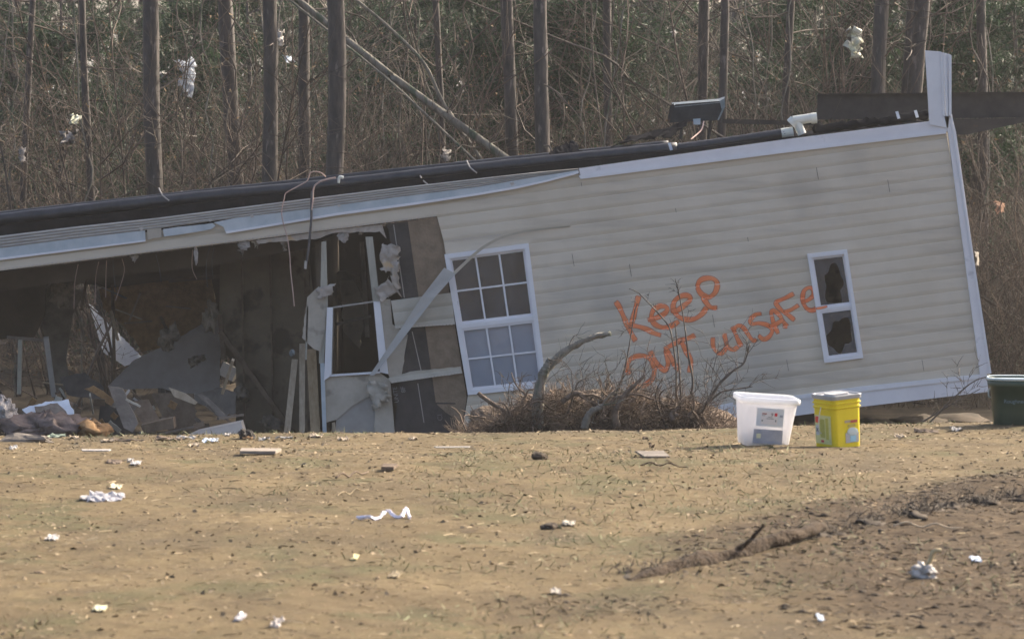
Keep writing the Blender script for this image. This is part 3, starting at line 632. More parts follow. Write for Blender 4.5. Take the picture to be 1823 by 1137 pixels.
# torn header, corner and bottom trim
part('torn_header',ragged([(455,428),(600,408),(680,400),(688,425),(676,412),(600,414),(570,424),(500,430),(460,434)],1.5,9,11,edges=(3,4,5,6,7,8)),.018,torn_m,.02)
part('corner_trim',[(1681,206),(1694,204),(1702,235),(1763,664),(1745,668),(1688,238)],.075,trim_m,.06,label='white corner trim down the right end')
part('corner_trim_return',[(1691,203),(1695,204),(1765,664),(1762,665)],.085,frame_m,.02)
part('bottom_trim',[(1756,667),(1760,697),(1540,723),(1400,742),(1230,757),(1235,738),(1400,712),(1540,694)],.055,trim_m,.05,label='white band along the bottom edge')
part('bottom_trim_lip',[(1757,665),(1757,672),(1540,696),(1400,713),(1235,738),(1237,731),(1400,706),(1540,687)],.07,frame_m,.03)
part('bottom_flashing',[(1085,742),(1240,729),(1305,716),(1305,721),(1240,740),(1085,756)],.08,frame_m,.01)
# upright white post (bent fascia) at the right end
fin=MB(); V,fs=prism([(1647,90),(1674,92),(1681,205),(1690,206),(1688,228),(1655,222)],YW-.075,.03); fin.add(V,fs)
for x0,x1,x2,x3,o in ((1674,1679,1683,1679,.09),(1679,1684,1688,1684,.10),(1684,1689,1691,1687,.085),(1689,1694,1694,1690,.11)):
    V,fs=prism([(x0,92+(x0-1674)*.25),(x1,93+(x1-1674)*.3),(x2,208),(x3,206)],YW-o,.03); fin.add(V,fs)
fin.build('upright_fascia',frame_m,home,label='white ribbed fascia bent straight up at the right end')
# black underside deck, now on top
top=[(-420,452),(0,402),(560,338),(1200,268),(1660,214),(1684,214)]; botm=[(1684,236),(1030,316),(0,484),(-420,536)]
D=MB(); A=[P(x,y,YW+.03) for x,y in top+botm]; n=len(A); B=[a+np.array((0,4.1,0)) for a in A]
D.add(np.array(A+B),[tuple(range(n)),tuple(range(2*n-1,n-1,-1))]+[(i,i+n,(i+1)%n+n,(i+1)%n) for i in range(n)]); D.build('underside_deck',black_m,home)
for (pts,r,dy,lb) in (([(-420,440),(0,391),(300,357),(560,332),(850,300),(1100,274),(1205,264)],11,.25,'thick black pipe lying along the left half of the top'),
                      ([(1195,266),(1300,252),(1398,237)],9,.25,'shorter black pipe leading to the white collar'),
                      ([(-420,428),(0,382),(560,321),(900,285),(1190,256)],6,.9,'thinner black pipe behind the thick one')):
    V,fs=tube1([P(x,y,YW+dy) for x,y in pts],M(r,YW),12,60,rough=.002); mk('drain_pipe',V,fs,pipe_m,home,label=lb,smooth=True)
V,fs=tube1([P(1448,232,YW+.3),P(1520,222,YW+.3),P(1600,212,YW+.35),P(1655,203,YW+.4)],M(8,YW),9,30,rough=.012); mk('wrapped_pipe',V,fs,black_m,home,smooth=True)
V,fs=sheet([P(1090,262,YW+.6),P(1200,238,YW+1.4),P(1230,214,YW+1.6),P(1130,246,YW+1.5)],14,8,.05,3,.01); mk('belly_flap',V,fs,black_m,home)
V,fs=sheet([P(980,276,YW+.7),P(1038,274,YW+.7),P(1022,254,YW+1.0),P(1000,256,YW+1.0)],10,8,.05,9,.01); mk('belly_flap',V,fs,black_m,home,label='crumpled black flap poking up in the middle')
# collar and wye fitting
V,fs=tube1([P(1391,238,YW+.25),P(1412,235,YW+.25)],M(9.5,YW),14,5); mk('pipe_collar',V,fs,pvc_m,home,smooth=False)
wy=MB(); 
for a,b,r in (((1412,215),(1446,210),8.5),((1444,211),(1454,210),10),((1408,221),(1415,214),10),((1418,216),(1428,239),8),):
    V,fs=tube1([P(*a,YW+.2),P(*b,YW+.2)],M(r,YW),14,4); wy.add(V,fs)
wy.build('pipe_fitting',pvc_m,home,label='white branched pipe fitting on the top edge',smooth=False)
for x,y in ((1597,206),(1630,204),(1192,262)):
    V,fs=prism([(x-3,y-7),(x+2,y-8),(x+6,y+5),(x+1,y+6)],YW+.1,.01); mk('pipe_strap',V,fs,bluew_m,home)
# straps on pipe
for x,y in ((287,345),(750,318),(835,296)):
    V,fs=tube1([P(x-4,y-10,YW+.3),P(x+2,y+2,YW+.05),P(x+14,y+12,YW-.02)],M(1.3,YW),5,8); mk('pipe_strap',V,fs,gypg_m,home)
# roof (ceiling side is under), end wall, back wall
V,fs=prism([(1684,236),(1692,236),(1762,668),(1752,672)],YW+.01,4.0); mk('end_wall',V,fs,sidingb_m,home)
YB=44.0
def back(name,pts,mt,t=.08,Y=YB,lab=None):
    V,fs=prism(pts,Y,t); return mk(name,V,fs,mt,home,label=lab)
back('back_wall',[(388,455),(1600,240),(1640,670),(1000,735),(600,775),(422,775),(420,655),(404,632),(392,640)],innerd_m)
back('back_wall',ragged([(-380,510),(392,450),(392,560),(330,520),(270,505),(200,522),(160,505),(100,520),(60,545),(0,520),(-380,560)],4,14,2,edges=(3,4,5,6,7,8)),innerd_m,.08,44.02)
# partitions and linings inside
def inn(name,pts,Y,mt,t=.03,lab=None):
    V,fs=prism(pts,Y,t); return mk(name,V,fs,mt,home,label=lab)
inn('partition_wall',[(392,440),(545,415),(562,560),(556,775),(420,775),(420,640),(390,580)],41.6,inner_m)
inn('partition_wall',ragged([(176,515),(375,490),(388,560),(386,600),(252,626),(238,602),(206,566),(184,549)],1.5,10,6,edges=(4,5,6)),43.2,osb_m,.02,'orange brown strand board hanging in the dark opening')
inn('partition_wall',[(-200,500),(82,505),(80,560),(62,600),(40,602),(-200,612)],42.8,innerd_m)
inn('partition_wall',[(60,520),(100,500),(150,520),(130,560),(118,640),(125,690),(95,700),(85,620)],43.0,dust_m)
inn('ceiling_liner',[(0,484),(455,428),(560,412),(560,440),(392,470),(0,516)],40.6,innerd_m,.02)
for a_,b_3,wd,Yq in (((392,590),(525,775),9,41.4),((545,418),(553,775),10,41.3),((392,560),(398,640),8,41.45),((200,508),(205,700),5,43.1),((300,500),(392,492),7,42.6),((430,445),(436,775),3,41.55),((480,435),(487,775),3,41.55)):
    V,fs=beam(P(*a_,Yq),P(*b_3,Yq),M(wd,Yq),.05); mk('rafter',V,fs,dbrown_m,home)
for k,(x,y,l) in enumerate(((238,456,9),(430,434,22),(455,429,12),(640,409,9),(505,424,24))):
    V,fs=sheet([P(x-6,y,YW+.03),P(x+9,y-2,YW+.1),P(x+4,y+l,YW+.05),P(x-1,y+l*.8,YW+.0)],6,8,.035,40+k,.004,5); mk('torn_lining',V,fs,[torn_m,dust_m,gyp_m][k%3],home,smooth=True)
rs=random.Random(63)
for k in range(16):
    x=rs.uniform(85,410); y=rs.uniform(505,690); a_=rs.uniform(50,130) if k%3 else rs.uniform(-25,25); l=rs.uniform(22,75); Yq=rs.uniform(41.5,43.6)
    dx,dy=math.cos(R(a_))*l/2,math.sin(R(a_))*l/2; V,fs=beam(P(x-dx,y-dy,Yq),P(x+dx,y+dy,Yq+rs.uniform(-.3,.3)),M(rs.uniform(2,5),Yq),.04); mk('broken_stud',V,fs,[stud_m,dbrown_m,dust_m,brown_m][k%4],home)
for k in range(9):
    x=rs.uniform(70,560); y=484-(x/778)*98+4; V,fs=tube1([P(x,y,YW+.3),P(x+rs.uniform(-6,6),y+rs.uniform(20,40),YW+.35),P(x+rs.uniform(-14,14),y+rs.uniform(45,85),YW+.4)],M(.7,YW),4,14); mk('loose_wire',V,fs,wire_m if k%2 else copper_m,home)
for k,(x,y,a_,h_) in enumerate(((110,520,14,20),(300,600,12,16),(375,565,10,22),(430,700,12,10),(480,758,18,12),(350,640,10,8))):
    V,fs=lump(P(x,y,41.45),M(a_,41.45),.1,M(h_,41.45),70+k,.9,12,18); V=V+rng.normal(0,.008,V.shape); mk('insulation_tuft',V,fs,mat('dirty_insulation',(.16,.13,.10),(.30,.25,.20),scale=14,rough=1,bump=.8),home,smooth=True)
# side partition running back, so the window openings stay dim
V,fs=prism([(560,430),(575,428),(590,775),(575,775)],YW+.3,3.5); mk('partition_wall',V,fs,innerd_m,home)
inn('added_liner',[(1400,400),(1580,380),(1600,690),(1430,700)],40.7,inner_m)  # interior panel added so the smashed panes don't look black
inn('inner_board',ragged([(605,500),(628,498),(650,545),(640,620),(612,590)],2,8,3),42.5,gyp_m,.02)
inn('inner_brace',[(598,575),(660,560),(661,565),(598,580)],41.2,dust_m)
inn('inner_brace',[(640,430),(648,430),(658,600),(650,600)],41.3,dust_m)
inn('inner_board',ragged([(572,488),(612,482),(640,490),(652,540),(600,545),(575,530)],3,8,4),42.9,dust_m,.02)
# wall studs and torn sheathing left of the big window
def Z(pts): return [(440+x/2.707,370+y/2.707) for x,y in pts]
part('wall_stud',Z([(358,165),(380,160),(388,470),(368,752),(346,748)]),.0,studp_m,.09,label='left upright stud of the gutted window bay')
part('wall_stud',Z([(570,140),(604,140),(640,455),(606,455)]),.0,studp_m,.09,label='right upright stud of the gutted window bay')
part('gypsum_board',ragged(Z([(290,430),(345,378),(385,470),(372,600),(350,690),(322,680),(264,625)]),1,7,3),.02,gyp_m,.013)
part('gypsum_board',ragged(Z([(370,835),(402,808),(590,802),(640,795),(690,830),(712,1092),(612,1092),(620,890),(510,950),(430,1020),(378,1035)]),.8,9,4,edges=(6,7,8,9)),.024,gyp_m,.013,label='broken beige board below the gutted window')
part('gypsum_board',Z([(425,1092),(430,1000),(520,930),(640,880),(640,1092)]),.008,gypg_m,.012,label='smooth grey board behind the broken beige one')
part('gypsum_board',ragged(Z([(618,440),(690,440),(700,560),(775,612),(745,800),(720,825),(692,832),(680,800),(640,530)]),1,7,14,edges=(2,3,4,5)),.028,gyp_m,.012)
V,fs=sheet([P(*Z([(645,170)])[0],YW-.03),P(*Z([(720,180)])[0],YW-.12),P(*Z([(738,300)])[0],YW-.05),P(*Z([(650,310)])[0],YW-.10)],9,11,.045,21,.005,5); mk('torn_facing',V,fs,torn_m,home,smooth=True)
V,fs=sheet([P(*Z([(690,250)])[0],YW-.05),P(*Z([(728,265)])[0],YW-.09),P(*Z([(736,430)])[0],YW-.05),P(*Z([(690,345)])[0],YW-.10)],7,11,.04,22,.005,5); mk('torn_facing',V,fs,torn_m,home,smooth=True)
V,fs=sheet([P(*Z([(620,385)])[0],YW-.03),P(*Z([(675,335)])[0],YW-.09),P(*Z([(735,410)])[0],YW-.05),P(*Z([(640,450)])[0],YW-.08)],9,8,.045,23,.005,5); mk('torn_facing',V,fs,torn_m,home,smooth=True)
V,fs=sheet([P(*Z([(330,390)])[0],YW-.02),P(*Z([(420,360)])[0],YW-.10),P(*Z([(412,420)])[0],YW-.05),P(*Z([(350,440)])[0],YW-.08)],8,7,.035,24,.005,5); mk('torn_facing',V,fs,torn_m,home,smooth=True)
V,fs=sheet([P(*Z([(585,830)])[0],YW-.05),P(*Z([(680,850)])[0],YW-.16),P(*Z([(690,930)])[0],YW-.06),P(*Z([(600,970)])[0],YW-.13)],10,10,.06,25,.005,6); mk('torn_facing',V,fs,gyp_m,home,smooth=True,label='bunched torn facing under the gutted window')
# gutted window (bottom sash only)
gw=empty('window_x',home.location); gw.name='window'; 
bpy.data.objects.remove(gw)
def wpart(name,pts,off,mt,parent,t=.03,label=None): 
    V,fs=prism(pts,YW-off,t); return mk(name,V,fs,mt,parent,label=label)
MBw=MB()
for q in (Z([(385,480),(413,480),(406,806),(370,832)]),Z([(608,452),(640,450),(680,800),(640,792)]),Z([(400,803),(640,788),(641,797),(400,812)])):
    V,fs=prism(q,YW-.055,.06); MBw.add(V,fs)
gwin=MBw.build('window',frame_m,home,label='gutted window frame with no glass in the torn bay')
wpart('meeting_rail',Z([(413,476),(608,448),(608,455),(413,484)]),.05,gypg_m,gwin,.03)
wpart('sash_lining',Z([(413,482),(418,482),(411,803),(406,803)]),.045,dust_m,gwin,.05)
part('edge_post',Z([(352,750),(371,748),(383,1092),(364,1092)]),.05,strip_m,.05,label='pale blue-white post below the gutted bay')
part('board_end',Z([(408,1035),(424,1032),(428,1092),(410,1092)]),.03,stud_m,.03)
# big and small windows
def lerp(a,b,f): return (a[0]+(b[0]-a[0])*f,a[1]+(b[1]-a[1])*f)
def qp(q,u,v): return lerp(lerp(q[0],q[1],u),lerp(q[3],q[2],u),v)
def quad(q,u0,u1,v0,v1): return [qp(q,u0,v0),qp(q,u1,v0),qp(q,u1,v1),qp(q,u0,v1)]
def window(q,fw,fh,rail,label,muntins):
    m=MB()
    for a in (quad(q,0,1,0,fh),quad(q,0,1,1-fh,1),quad(q,0,fw,fh,1-fh),quad(q,1-fw,1,fh,1-fh)):
        V,fs=prism(a,YW-.075,.10); m.add(V,fs)
    fr=m.build('window',frame_m,home,label=label)
    m=MB(); V,fs=prism(quad(q,fw,1-fw,rail-.016,rail+.016),YW-.068,.05); m.add(V,fs); m.build('meeting_rail',frame_m,fr)
    # inner sash edges
    m=MB()
    for (v0,v1,o) in ((fh,rail-.016,.045),(rail+.016,1-fh,.058)):
        for a in (quad(q,fw,fw+fw*.45,v0,v1),quad(q,1-fw-fw*.45,1-fw,v0,v1),quad(q,fw*1.45,1-fw*1.45,v0,v0+fh*.5),quad(q,fw*1.45,1-fw*1.45,v1-fh*.5,v1)):
            V,fs=prism(a,YW-o,.03); m.add(V,fs)
    m.build('sash',trim_m,fr)
    if muntins:
        for (v0,v1,o) in ((fh*1.5,rail-.016-fh*.5,.04),(rail+.016+fh*.5,1-fh*1.5,.054)):
            m=MB(); a0,a1=fw*1.45,1-fw*1.45; k=.011
            for f in (1/3,2/3):
                V,fs=prism(quad(q,a0+(a1-a0)*f-k,a0+(a1-a0)*f+k,v0,v1),YW-o,.012); mk('muntin',V,fs,frame_m,fr)
            mv=(v0+v1)/2; V,fs=prism(quad(q,a0,a1,mv-.006,mv+.006),YW-o+.002,.012); mk('muntin',V,fs,frame_m,fr)
    return fr
bw=window(WB,.055,.034,.515,'big twelve-pane window, dark above and pale below',True)
wpart('pane',quad(WB,.075,.925,.05,.50),.03,glass_m,bw,.004)
wpart('pane',quad(WB,.075,.925,.53,.95),.043,glassc_m,bw,.004)
blind=MB()
for i in range(16):
    v0=.53+i*.42/16; V,fs=prism(quad(WB,.06,.94,v0,v0+.42/16*1.0),YW-.004,.003); V=V.copy(); V[2:4,1]+=.003; V[6:8,1]+=.003; blind.add(V,fs)
blind.build('blind',mat('pale_blue_blind',(.74,.78,.86),(.82,.86,.92),scale=3),bw,label='closed pale blue blind behind the lower panes')
wpart('torn_curtain',ragged(quad(WB,.30,.62,.05,.50),2,10,9,edges=(1,3)),-.12,inner_m,bw,.01)
wpart('torn_curtain',ragged([(905,445),(925,443),(946,556),(900,560),(915,500)],2,8,5),-.2,dust_m,bw,.01)
sw=window(WS,.095,.04,.515,'narrow window near the right end with both panes smashed',False)
def broken(q,u0,u1,v0,v1,hole,off,seed,parent):
    rs=random.Random(seed); n=44; A=[];B=[]
    cx,cy,rx,ry=hole
    for i in range(n):
        a=2*math.pi*i/n; c,s=math.cos(a),math.sin(a); rr=1/max(abs(c),abs(s)); 
        A.append((u0+(u1-u0)*(.5+.5*c*rr),v0+(v1-v0)*(.5+.5*s*rr)))
        k=.88+.20*math.sin(a*2+seed)+.12*math.sin(a*5+seed*2)+rs.uniform(-.03,.03)
        B.append((u0+(u1-u0)*(cx+c*rx*k),v0+(v1-v0)*(cy+s*ry*k)))
    V=[P(*qp(q,*p),YW-off) for p in A+B]; V+= [v+np.array((0,.004,0)) for v in V]; m=2*n; fs=[]
    for i in range(n):
        j=(i+1)%n; fs+=[(i,j,n+j,n+i),(m+i,m+n+i,m+n+j,m+j),(n+i,n+j,m+n+j,m+n+i)]
    mk('pane',V,fs,glassd_m,parent,label='smashed pane with a jagged hole')
broken(WS,.13,.87,.055,.495,(.55,.58,.40,.40),.03,4,sw); broken(WS,.13,.87,.535,.945,(.50,.56,.44,.42),.043,9,sw)
# orange spray lettering following the boards
def spray_mat():
    m=bpy.data.materials.new('orange_spray_paint'); m.use_nodes=True; N=m.node_tree.nodes; Lk=m.node_tree.links; b=N['Principled BSDF']
    b.inputs['Roughness'].default_value=.6
    at=N.new('ShaderNodeAttribute'); at.attribute_name='cover'; tc=N.new('ShaderNodeTexCoord'); no=N.new('ShaderNodeTexNoise'); no.inputs['Scale'].default_value=70; no.inputs['Detail'].default_value=3; Lk.new(tc.outputs['Object'],no.inputs[0])
    n2=N.new('ShaderNodeTexNoise'); n2.inputs['Scale'].default_value=9; Lk.new(tc.outputs['Object'],n2.inputs[0])
    mx=N.new('ShaderNodeMixRGB'); Lk.new(n2.outputs[0],mx.inputs[0]); mx.inputs[1].default_value=(.88,.20,.07,1); mx.inputs[2].default_value=(.88,.31,.13,1); Lk.new(mx.outputs[0],b.inputs['Base Color'])
    a=N.new('ShaderNodeMath'); a.operation='MULTIPLY_ADD'; Lk.new(no.outputs[0],a.inputs[0]); a.inputs[1].default_value=.6; a.inputs[2].default_value=.80
    c=N.new('ShaderNodeMath'); c.operation='MULTIPLY'; c.use_clamp=True; Lk.new(a.outputs[0],c.inputs[0]); Lk.new(at.outputs['Fac'],c.inputs[1]); Lk.new(c.outputs[0],b.inputs['Alpha']); return m
spray_m=spray_mat()
K1=lambda L:[(1080+x/5.168,480+y/5.168) for x,y in L]
K2=lambda L:[(1250+x/6.317,480+y/6.317) for x,y in L]
keep=[K1(s) for s in ([(88,300),(120,350),(160,440),(215,560),(262,648)],[(292,250),(268,350),(245,440),(222,512)],[(222,512),(290,522),(370,548),(430,580),(492,600)],
  [(388,462),(450,445),(520,412),(556,375),(545,342),(490,335),(432,370),(412,430),(432,488),(490,525),(560,530),(610,508),(658,478)],
  [(598,380),(660,368),(722,320),(770,275),(752,240),(692,240),(632,280),(612,340),(640,410),(700,450),(780,458),(850,430),(895,385),(918,348)],
  [(938,255),(872,222),(838,160),(858,102),(920,78),(985,86),(1018,132),(1000,205),(950,250),(895,255),(915,300),(958,345),(1008,350)])]
out_=[K1(s) for s in ([(200,955),(188,885),(220,822),(290,795),(370,800),(422,850),(440,930),(420,1000),(370,1048),(300,1075),(245,1048)],
  [(402,758),(440,825),(490,892),(540,925),(565,860),(548,735)],[(552,738),(590,800),(625,870),(662,922)],[(540,728),(600,692),(680,652),(750,630),(805,605)],[(690,665),(735,755),(775,835),(765,935)])]
unsafe=[K2(s) for s in ([(120,770),(125,860),(160,920),(210,942),(255,900),(275,840),(250,730)],[(250,730),(275,835),(310,885),(360,895),(398,868)],
  [(342,648),(375,720),(405,790),(438,855)],[(350,680),(400,630),(450,640),(500,700),(540,760),(580,800),(600,785)],
  [(658,495),(600,505),(545,562),(560,608),(640,600),(740,625),(788,680),(755,750),(690,782),(640,742)],
  [(852,710),(810,620),(785,530),(780,470),(815,462),(870,512),(910,580),(950,632),(918,630)],[(768,640),(840,605),(910,562)],
  [(1022,272),(930,320),(835,365),(850,410),(910,470),(970,510),(1032,562)],[(930,478),(1000,450),(1078,402)],
  [(1130,365),(1200,335),(1252,285),(1246,222),(1200,202),(1145,240),(1130,330),(1150,400),(1190,445),(1240,457),(1284,436)])]
def strokes(name,lst,wpx,label,k0,off=None):
    V=[];fs=[];cov=[];rs=random.Random(5)
    for si,s in enumerate(lst):
        L=spline([(x,y,0) for x,y in s],max(8,int(sum(math.dist(a,b) for a,b in zip(s,s[1:]))/2.0)))[:,:2]
        T=np.gradient(L,axis=0); T/=np.linalg.norm(T,axis=1,keepdims=True)+1e-9; Nn=np.stack([-T[:,1],T[:,0]],-1)
        L=np.vstack([L[0]-T[0]*wpx*.45,L,L[-1]+T[-1]*wpx*.45]); Nn=np.vstack([Nn[0],Nn,Nn[-1]]); n=len(L); m0=len(V)
        for i in range(n):
            f=min(i,n-1-i)
            ww=wpx*(1+.13*math.sin(i*.37+si))
            for j in range(9):
                a=-1+2*j/8; p=L[i]+Nn[i]*a*ww*.72
                o=(.03+.72*prof(uv(p)[1])+math.sin(uv(p)[0]*.012+uv(p)[1]*.02)*.004+.0016+(k0+si)*.0004) if off is None else off
                V.append(P(p[0],p[1],YW-o)); e=1-abs(a); cv=np.clip(e*2.1,0,1)**1.3*(0 if f==0 else (.75 if f==1 else 1)); cov.append(cv)
        for i in range(n-1):
            for j in range(8):
                a=m0+i*9+j; fs.append((a,a+1,a+10,a+9))
    o=mk(name,V,fs,spray_m,home,label=label); at=o.data.attributes.new('cover','FLOAT','POINT'); at.data.foreach_set('value',cov); return o
strokes('spray_lettering',keep,8.0,'orange spray painted word Keep',0)
strokes('spray_lettering',out_,8.0,'orange spray painted word OUT',0)
strokes('spray_lettering',unsafe,6.8,'orange spray painted word unSAFe',0)
strokes('spray_lettering',[K2([(1286,436),(1340,428),(1402,412)])],3.6,'tail of the orange lettering crossing the narrow window frame',0,.0765)
# peeled siding strip hanging across the big window
fv=[]
A0=[P(*Z([p])[0],YW-o) for p,o in (((590,806),.10),((735,590),.16),((840,430),.20),((950,288),.20))]
A1=[P(*Z([p])[0],YW-o) for p,o in (((612,806),.13),((770,605),.20),((905,430),.24),((1005,318),.24))]
V=np.array(A0+A1); V=np.vstack([V,V+np.array((0,.006,0))]); fs=[]
for i in range(3): fs+=[(i,i+1,i+5,i+4),(8+i,8+i+4,8+i+5,8+i+1),(i,8+i,9+i,i+1),(4+i,5+i,13+i,12+i)]
fs+=[(0,4,12,8),(3,11,15,7)]
mk('peeled_strip',V,fs,mat('peeled_vinyl',(.36,.34,.32),(.46,.44,.41),scale=4,rough=.6),home,label='flat peeled siding strip hanging diagonally beside the big window')
cv=[(795,500,.22),(830,466,.20),(858,442,.17),(890,424,.13),(930,413,.09),(975,407,.07),(1015,403,.06)]
L=spline([(a,b,c) for a,b,c in cv],40); V=[];fs=[]
for i,(x,y,o) in enumerate(L):
    wd=4.2-2.6*i/39; V+=[P(x-wd*.3,y-wd*.7,YW-o-.01),P(x+wd*.3,y+wd*.7,YW-o),P(x+wd*.3,y+wd*.7,YW-o+.006),P(x-wd*.3,y-wd*.7,YW-o-.004)]
for i in range(39):
    for j in range(4): a=i*4+j;b=i*4+(j+1)%4; fs.append((a,b,b+4,a+4))
mk('peeled_strip',V,fs,sidingb_m,home,label='thin curled sliver of siding arching over the big window')
# hanging fluff, cables
for x,y,sx,sz,lb in ((611,420,9,9,'pale tuft of insulation in the gutted bay'),(349,455,4,13,'pale tuft of insulation hanging in the dark opening'),(432,437,12,8,'small dim tuft of insulation under the top edge')):
    V,fs=lump(P(x,y,YW+.02),M(sx,YW),.03,M(sz,YW),x,.5); mk('insulation_tuft',V,fs,insul_m,home,label=lb)
C4=lambda L:[(480+x/5.98,290+y/5.98) for x,y in L]
c1=[P(x,y,YW-.12-.0*i) for i,(x,y) in enumerate(C4([(598,150),(540,102),(440,100),(400,190),(300,250),(175,320),(158,370),(128,520),(150,660),(190,800),(215,1000),(222,1130)])+[(521,515),(524,545)])]
V,fs=tube1(c1,M(1.0,YW),6,60); mk('hanging_cable',V,fs,copper_m,home,label='thin kinked pinkish cable looping over the top edge',smooth=True)
c2=[P(x,y,YW-.14) for x,y in C4([(702,158),(600,178),(520,210),(470,265),(458,400),(448,500)])]
V,fs=tube1(c2,M(1.6,YW),7,40); mk('hanging_cable',V,fs,copper_m,home,label='thick stripped cable end bent over the top edge',smooth=True)
c3=[P(x,y,YW-.135) for x,y in C4([(452,300),(446,420),(444,600),(432,740),(420,880),(404,1000),(392,1080)])]
V,fs=tube1(c3,M(2.2,YW),7,40); mk('hanging_cable',V,fs,wire_m,home,label='dark lower run of the thick hanging cable',smooth=True)
V,fs=prism(C4([(372,1040),(396,1045),(392,1130),(368,1125)]),YW-.15,.01); mk('cable_tag',V,fs,scrap_m,home)
V,fs=prism([(546,545),(549,545),(546,640),(543,640)],YW-.02,.03); mk('edge_strip',V,fs,studp_m,home)
V,fs=tube1([P(*p,YW+.1) for p in C4([(735,215),(738,180),(748,150),(785,158)])],M(2.2,YW),8,12,M(3.2,YW)); mk('vent_stub',V,fs,pvc_m,home)
V,fs=prism([(318,353),(322,340),(334,341),(340,344),(354,343),(352,349),(330,351)],YW+2.5,.05); mk('roof_scrap',V,fs,scrap_m,home)

# ------------------------------------------------------------------ steel and metal above the roof
def ibeam(name,p0,p1,h,fwd,tw,label,mt):
    b=MB(); V,fs=beam(p0,p1,tw,h,(0,1,0)); 
    p0=np.array(p0);p1=np.array(p1); t=(p1-p0)/np.linalg.norm(p1-p0); r=np.cross(t,(0,1,0)); r/=np.linalg.norm(r); 
    V,fs=beam(p0,p1,h,tw,(0,1,0)); b.add(V,fs)
    for s in (-1,1):
        V,fs=beam(p0+r*s*(h/2+.006),p1+r*s*(h/2+.006),.012,fwd,(0,1,0)); b.add(V,fs)
    return b.build(name,mt,label=label,cat='steel beam')
def on(px,py,Y): return P(px,py,Y)
sb=empty('chassis_beam',P(1640,240,46.5),'long dark steel I-beam lying level behind the white post','steel beam')
p0=on(1455,190,45.5); p1=on(1905,186,45.5); r_=np.array((0,0,1.)); h=M(42,45.5)
V,fs=beam(p0,p1,h,.012,(0,1,0)); mk('web',V,fs,steel_m,sb)
for s in (-1,1):
    V,fs=beam(p0+r_*s*(h/2+.006),p1+r_*s*(h/2+.006),.012,.13,(0,1,0)); mk('flange',V,fs,steel_m,sb)
V,fs=prism([(1690,212),(1830,210),(1830,216),(1722,240),(1692,240)],45.3,.012); mk('outrigger',V,fs,steel_m,sb)
V,fs=beam(P(1285,216,45.9),P(1460,220,46.2),M(8,46),.05); mk('steel_rail',V,fs,steel_m,sb)
chn=empty('metal_channel',P(1240,225,43),'tilted grey metal channel with flared ends standing on the roof','metal channel')
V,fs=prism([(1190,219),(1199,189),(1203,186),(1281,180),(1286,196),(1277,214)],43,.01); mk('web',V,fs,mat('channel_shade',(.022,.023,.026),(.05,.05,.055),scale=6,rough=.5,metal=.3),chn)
a=[P(x,y,43-.001) for x,y in ((1199,190),(1281,182),(1290,176))]; b_=[P(x,y,43.22) for x,y in ((1196,183),(1279,176),(1290,172))]
V=np.array(a+b_); V=np.vstack([V,V+np.array((0,0,-.008))]); mk('flange',V,[(0,1,4,3),(1,2,5,4),(9,10,7,6),(10,11,8,7),(0,6,7,1),(1,7,8,2),(3,4,10,9),(4,5,11,10),(0,3,9,6),(2,8,11,5)],metal_m,chn)
V,fs=prism([(1281,180),(1290,175),(1291,190),(1280,214),(1277,214),(1285,196)],42.99,.008); mk('end_flare',V,fs,metal_m,chn)
V,fs=prism([(1193,189),(1199,184),(1201,190),(1192,218),(1188,216)],42.99,.008); mk('end_flare',V,fs,steel_m,chn)
V,fs=prism([(1234,212),(1247,211),(1247,222),(1235,222)],42.97,.01); mk('plate',V,fs,strip_m,chn)
V,fs=tube1([P(1253,216,42.9),P(1248,232,42.8),P(1230,248,42.6)],M(1.2,43),5,10); mk('wire',V,fs,copper_m,chn)
for (px,Y) in ((1215,43.1),(1265,43.1)):
    V,fs=beam(P(px,214,Y),P(px-4,248,Y),.03,.03); mk('brace',V,fs,steel_m,chn)

# ------------------------------------------------------------------ scraps caught in the trees, some pale ones added as lit bright spots
def rag(px,py,w_,h_,Y,mt,label,seed,cat='plastic scrap',amp=.05):
    V,fs=sheet([P(px-w_/2,py-h_/2,Y),P(px+w_/2,py-h_/2+3,Y+.1),P(px+w_*.35,py+h_/2,Y+.05),P(px-w_*.3,py+h_/2-2,Y-.08)],9,11,amp,seed,.004,4)
    return mk('snagged_scrap',V,fs,mt,label=label,cat=cat,smooth=True)
yel=mat('yellow_white_cloth',(.62,.62,.42),(.82,.80,.72),scale=9,rough=.8)
rag(500,68,8,30,47,scrap_m,'narrow white rag snagged beside the third pine',1); rag(1522,76,22,46,47.5,yel,'yellowish white bundle snagged left of the steel beam pines',2,amp=.12)
rag(135,211,13,17,46,yel,'small white bundle low in the brush at the left',3,amp=.07); rag(122,243,24,14,46.5,insul_m,'grey-white tuft under the small white bundle at the left',4,amp=.1); rag(40,275,9,26,46.5,insul_m,'pale tuft near the left edge above the roof line',5,amp=.05)
rag(332,135,30,62,53,sheetm_m,'bluish white sheet hanging between the first two pines',6,'plastic sheet',amp=.13); rag(298,145,34,40,55,plast_m,'dull grey sheet left of the bluish white one',7,'plastic sheet',amp=.12)
rag(1800,145,12,22,50,yel,'small pale scrap near the right edge above the beam',8); rag(1780,368,16,22,46,rusty_m,'brownish scrap in the brush right of the home',9)
rag(850,214,72,14,62,mat('straw_bank',(.35,.33,.22),(.5,.46,.33),scale=9),'pale straw-coloured tarp seen through the trees left of the middle',10,'tarp',amp=.1)
rag(515,105,22,12,52,bluew_m,'faint bluish scrap right of the third pine',11); rag(795,275,16,22,46.5,insul_m,'grey tuft behind the roof pipe right of the leaning trunk',12,amp=.06)
rag(1740,460,7,26,44.5,gyp_m,'splinter of board sticking out behind the right corner trim',13,'board scrap',amp=.02)
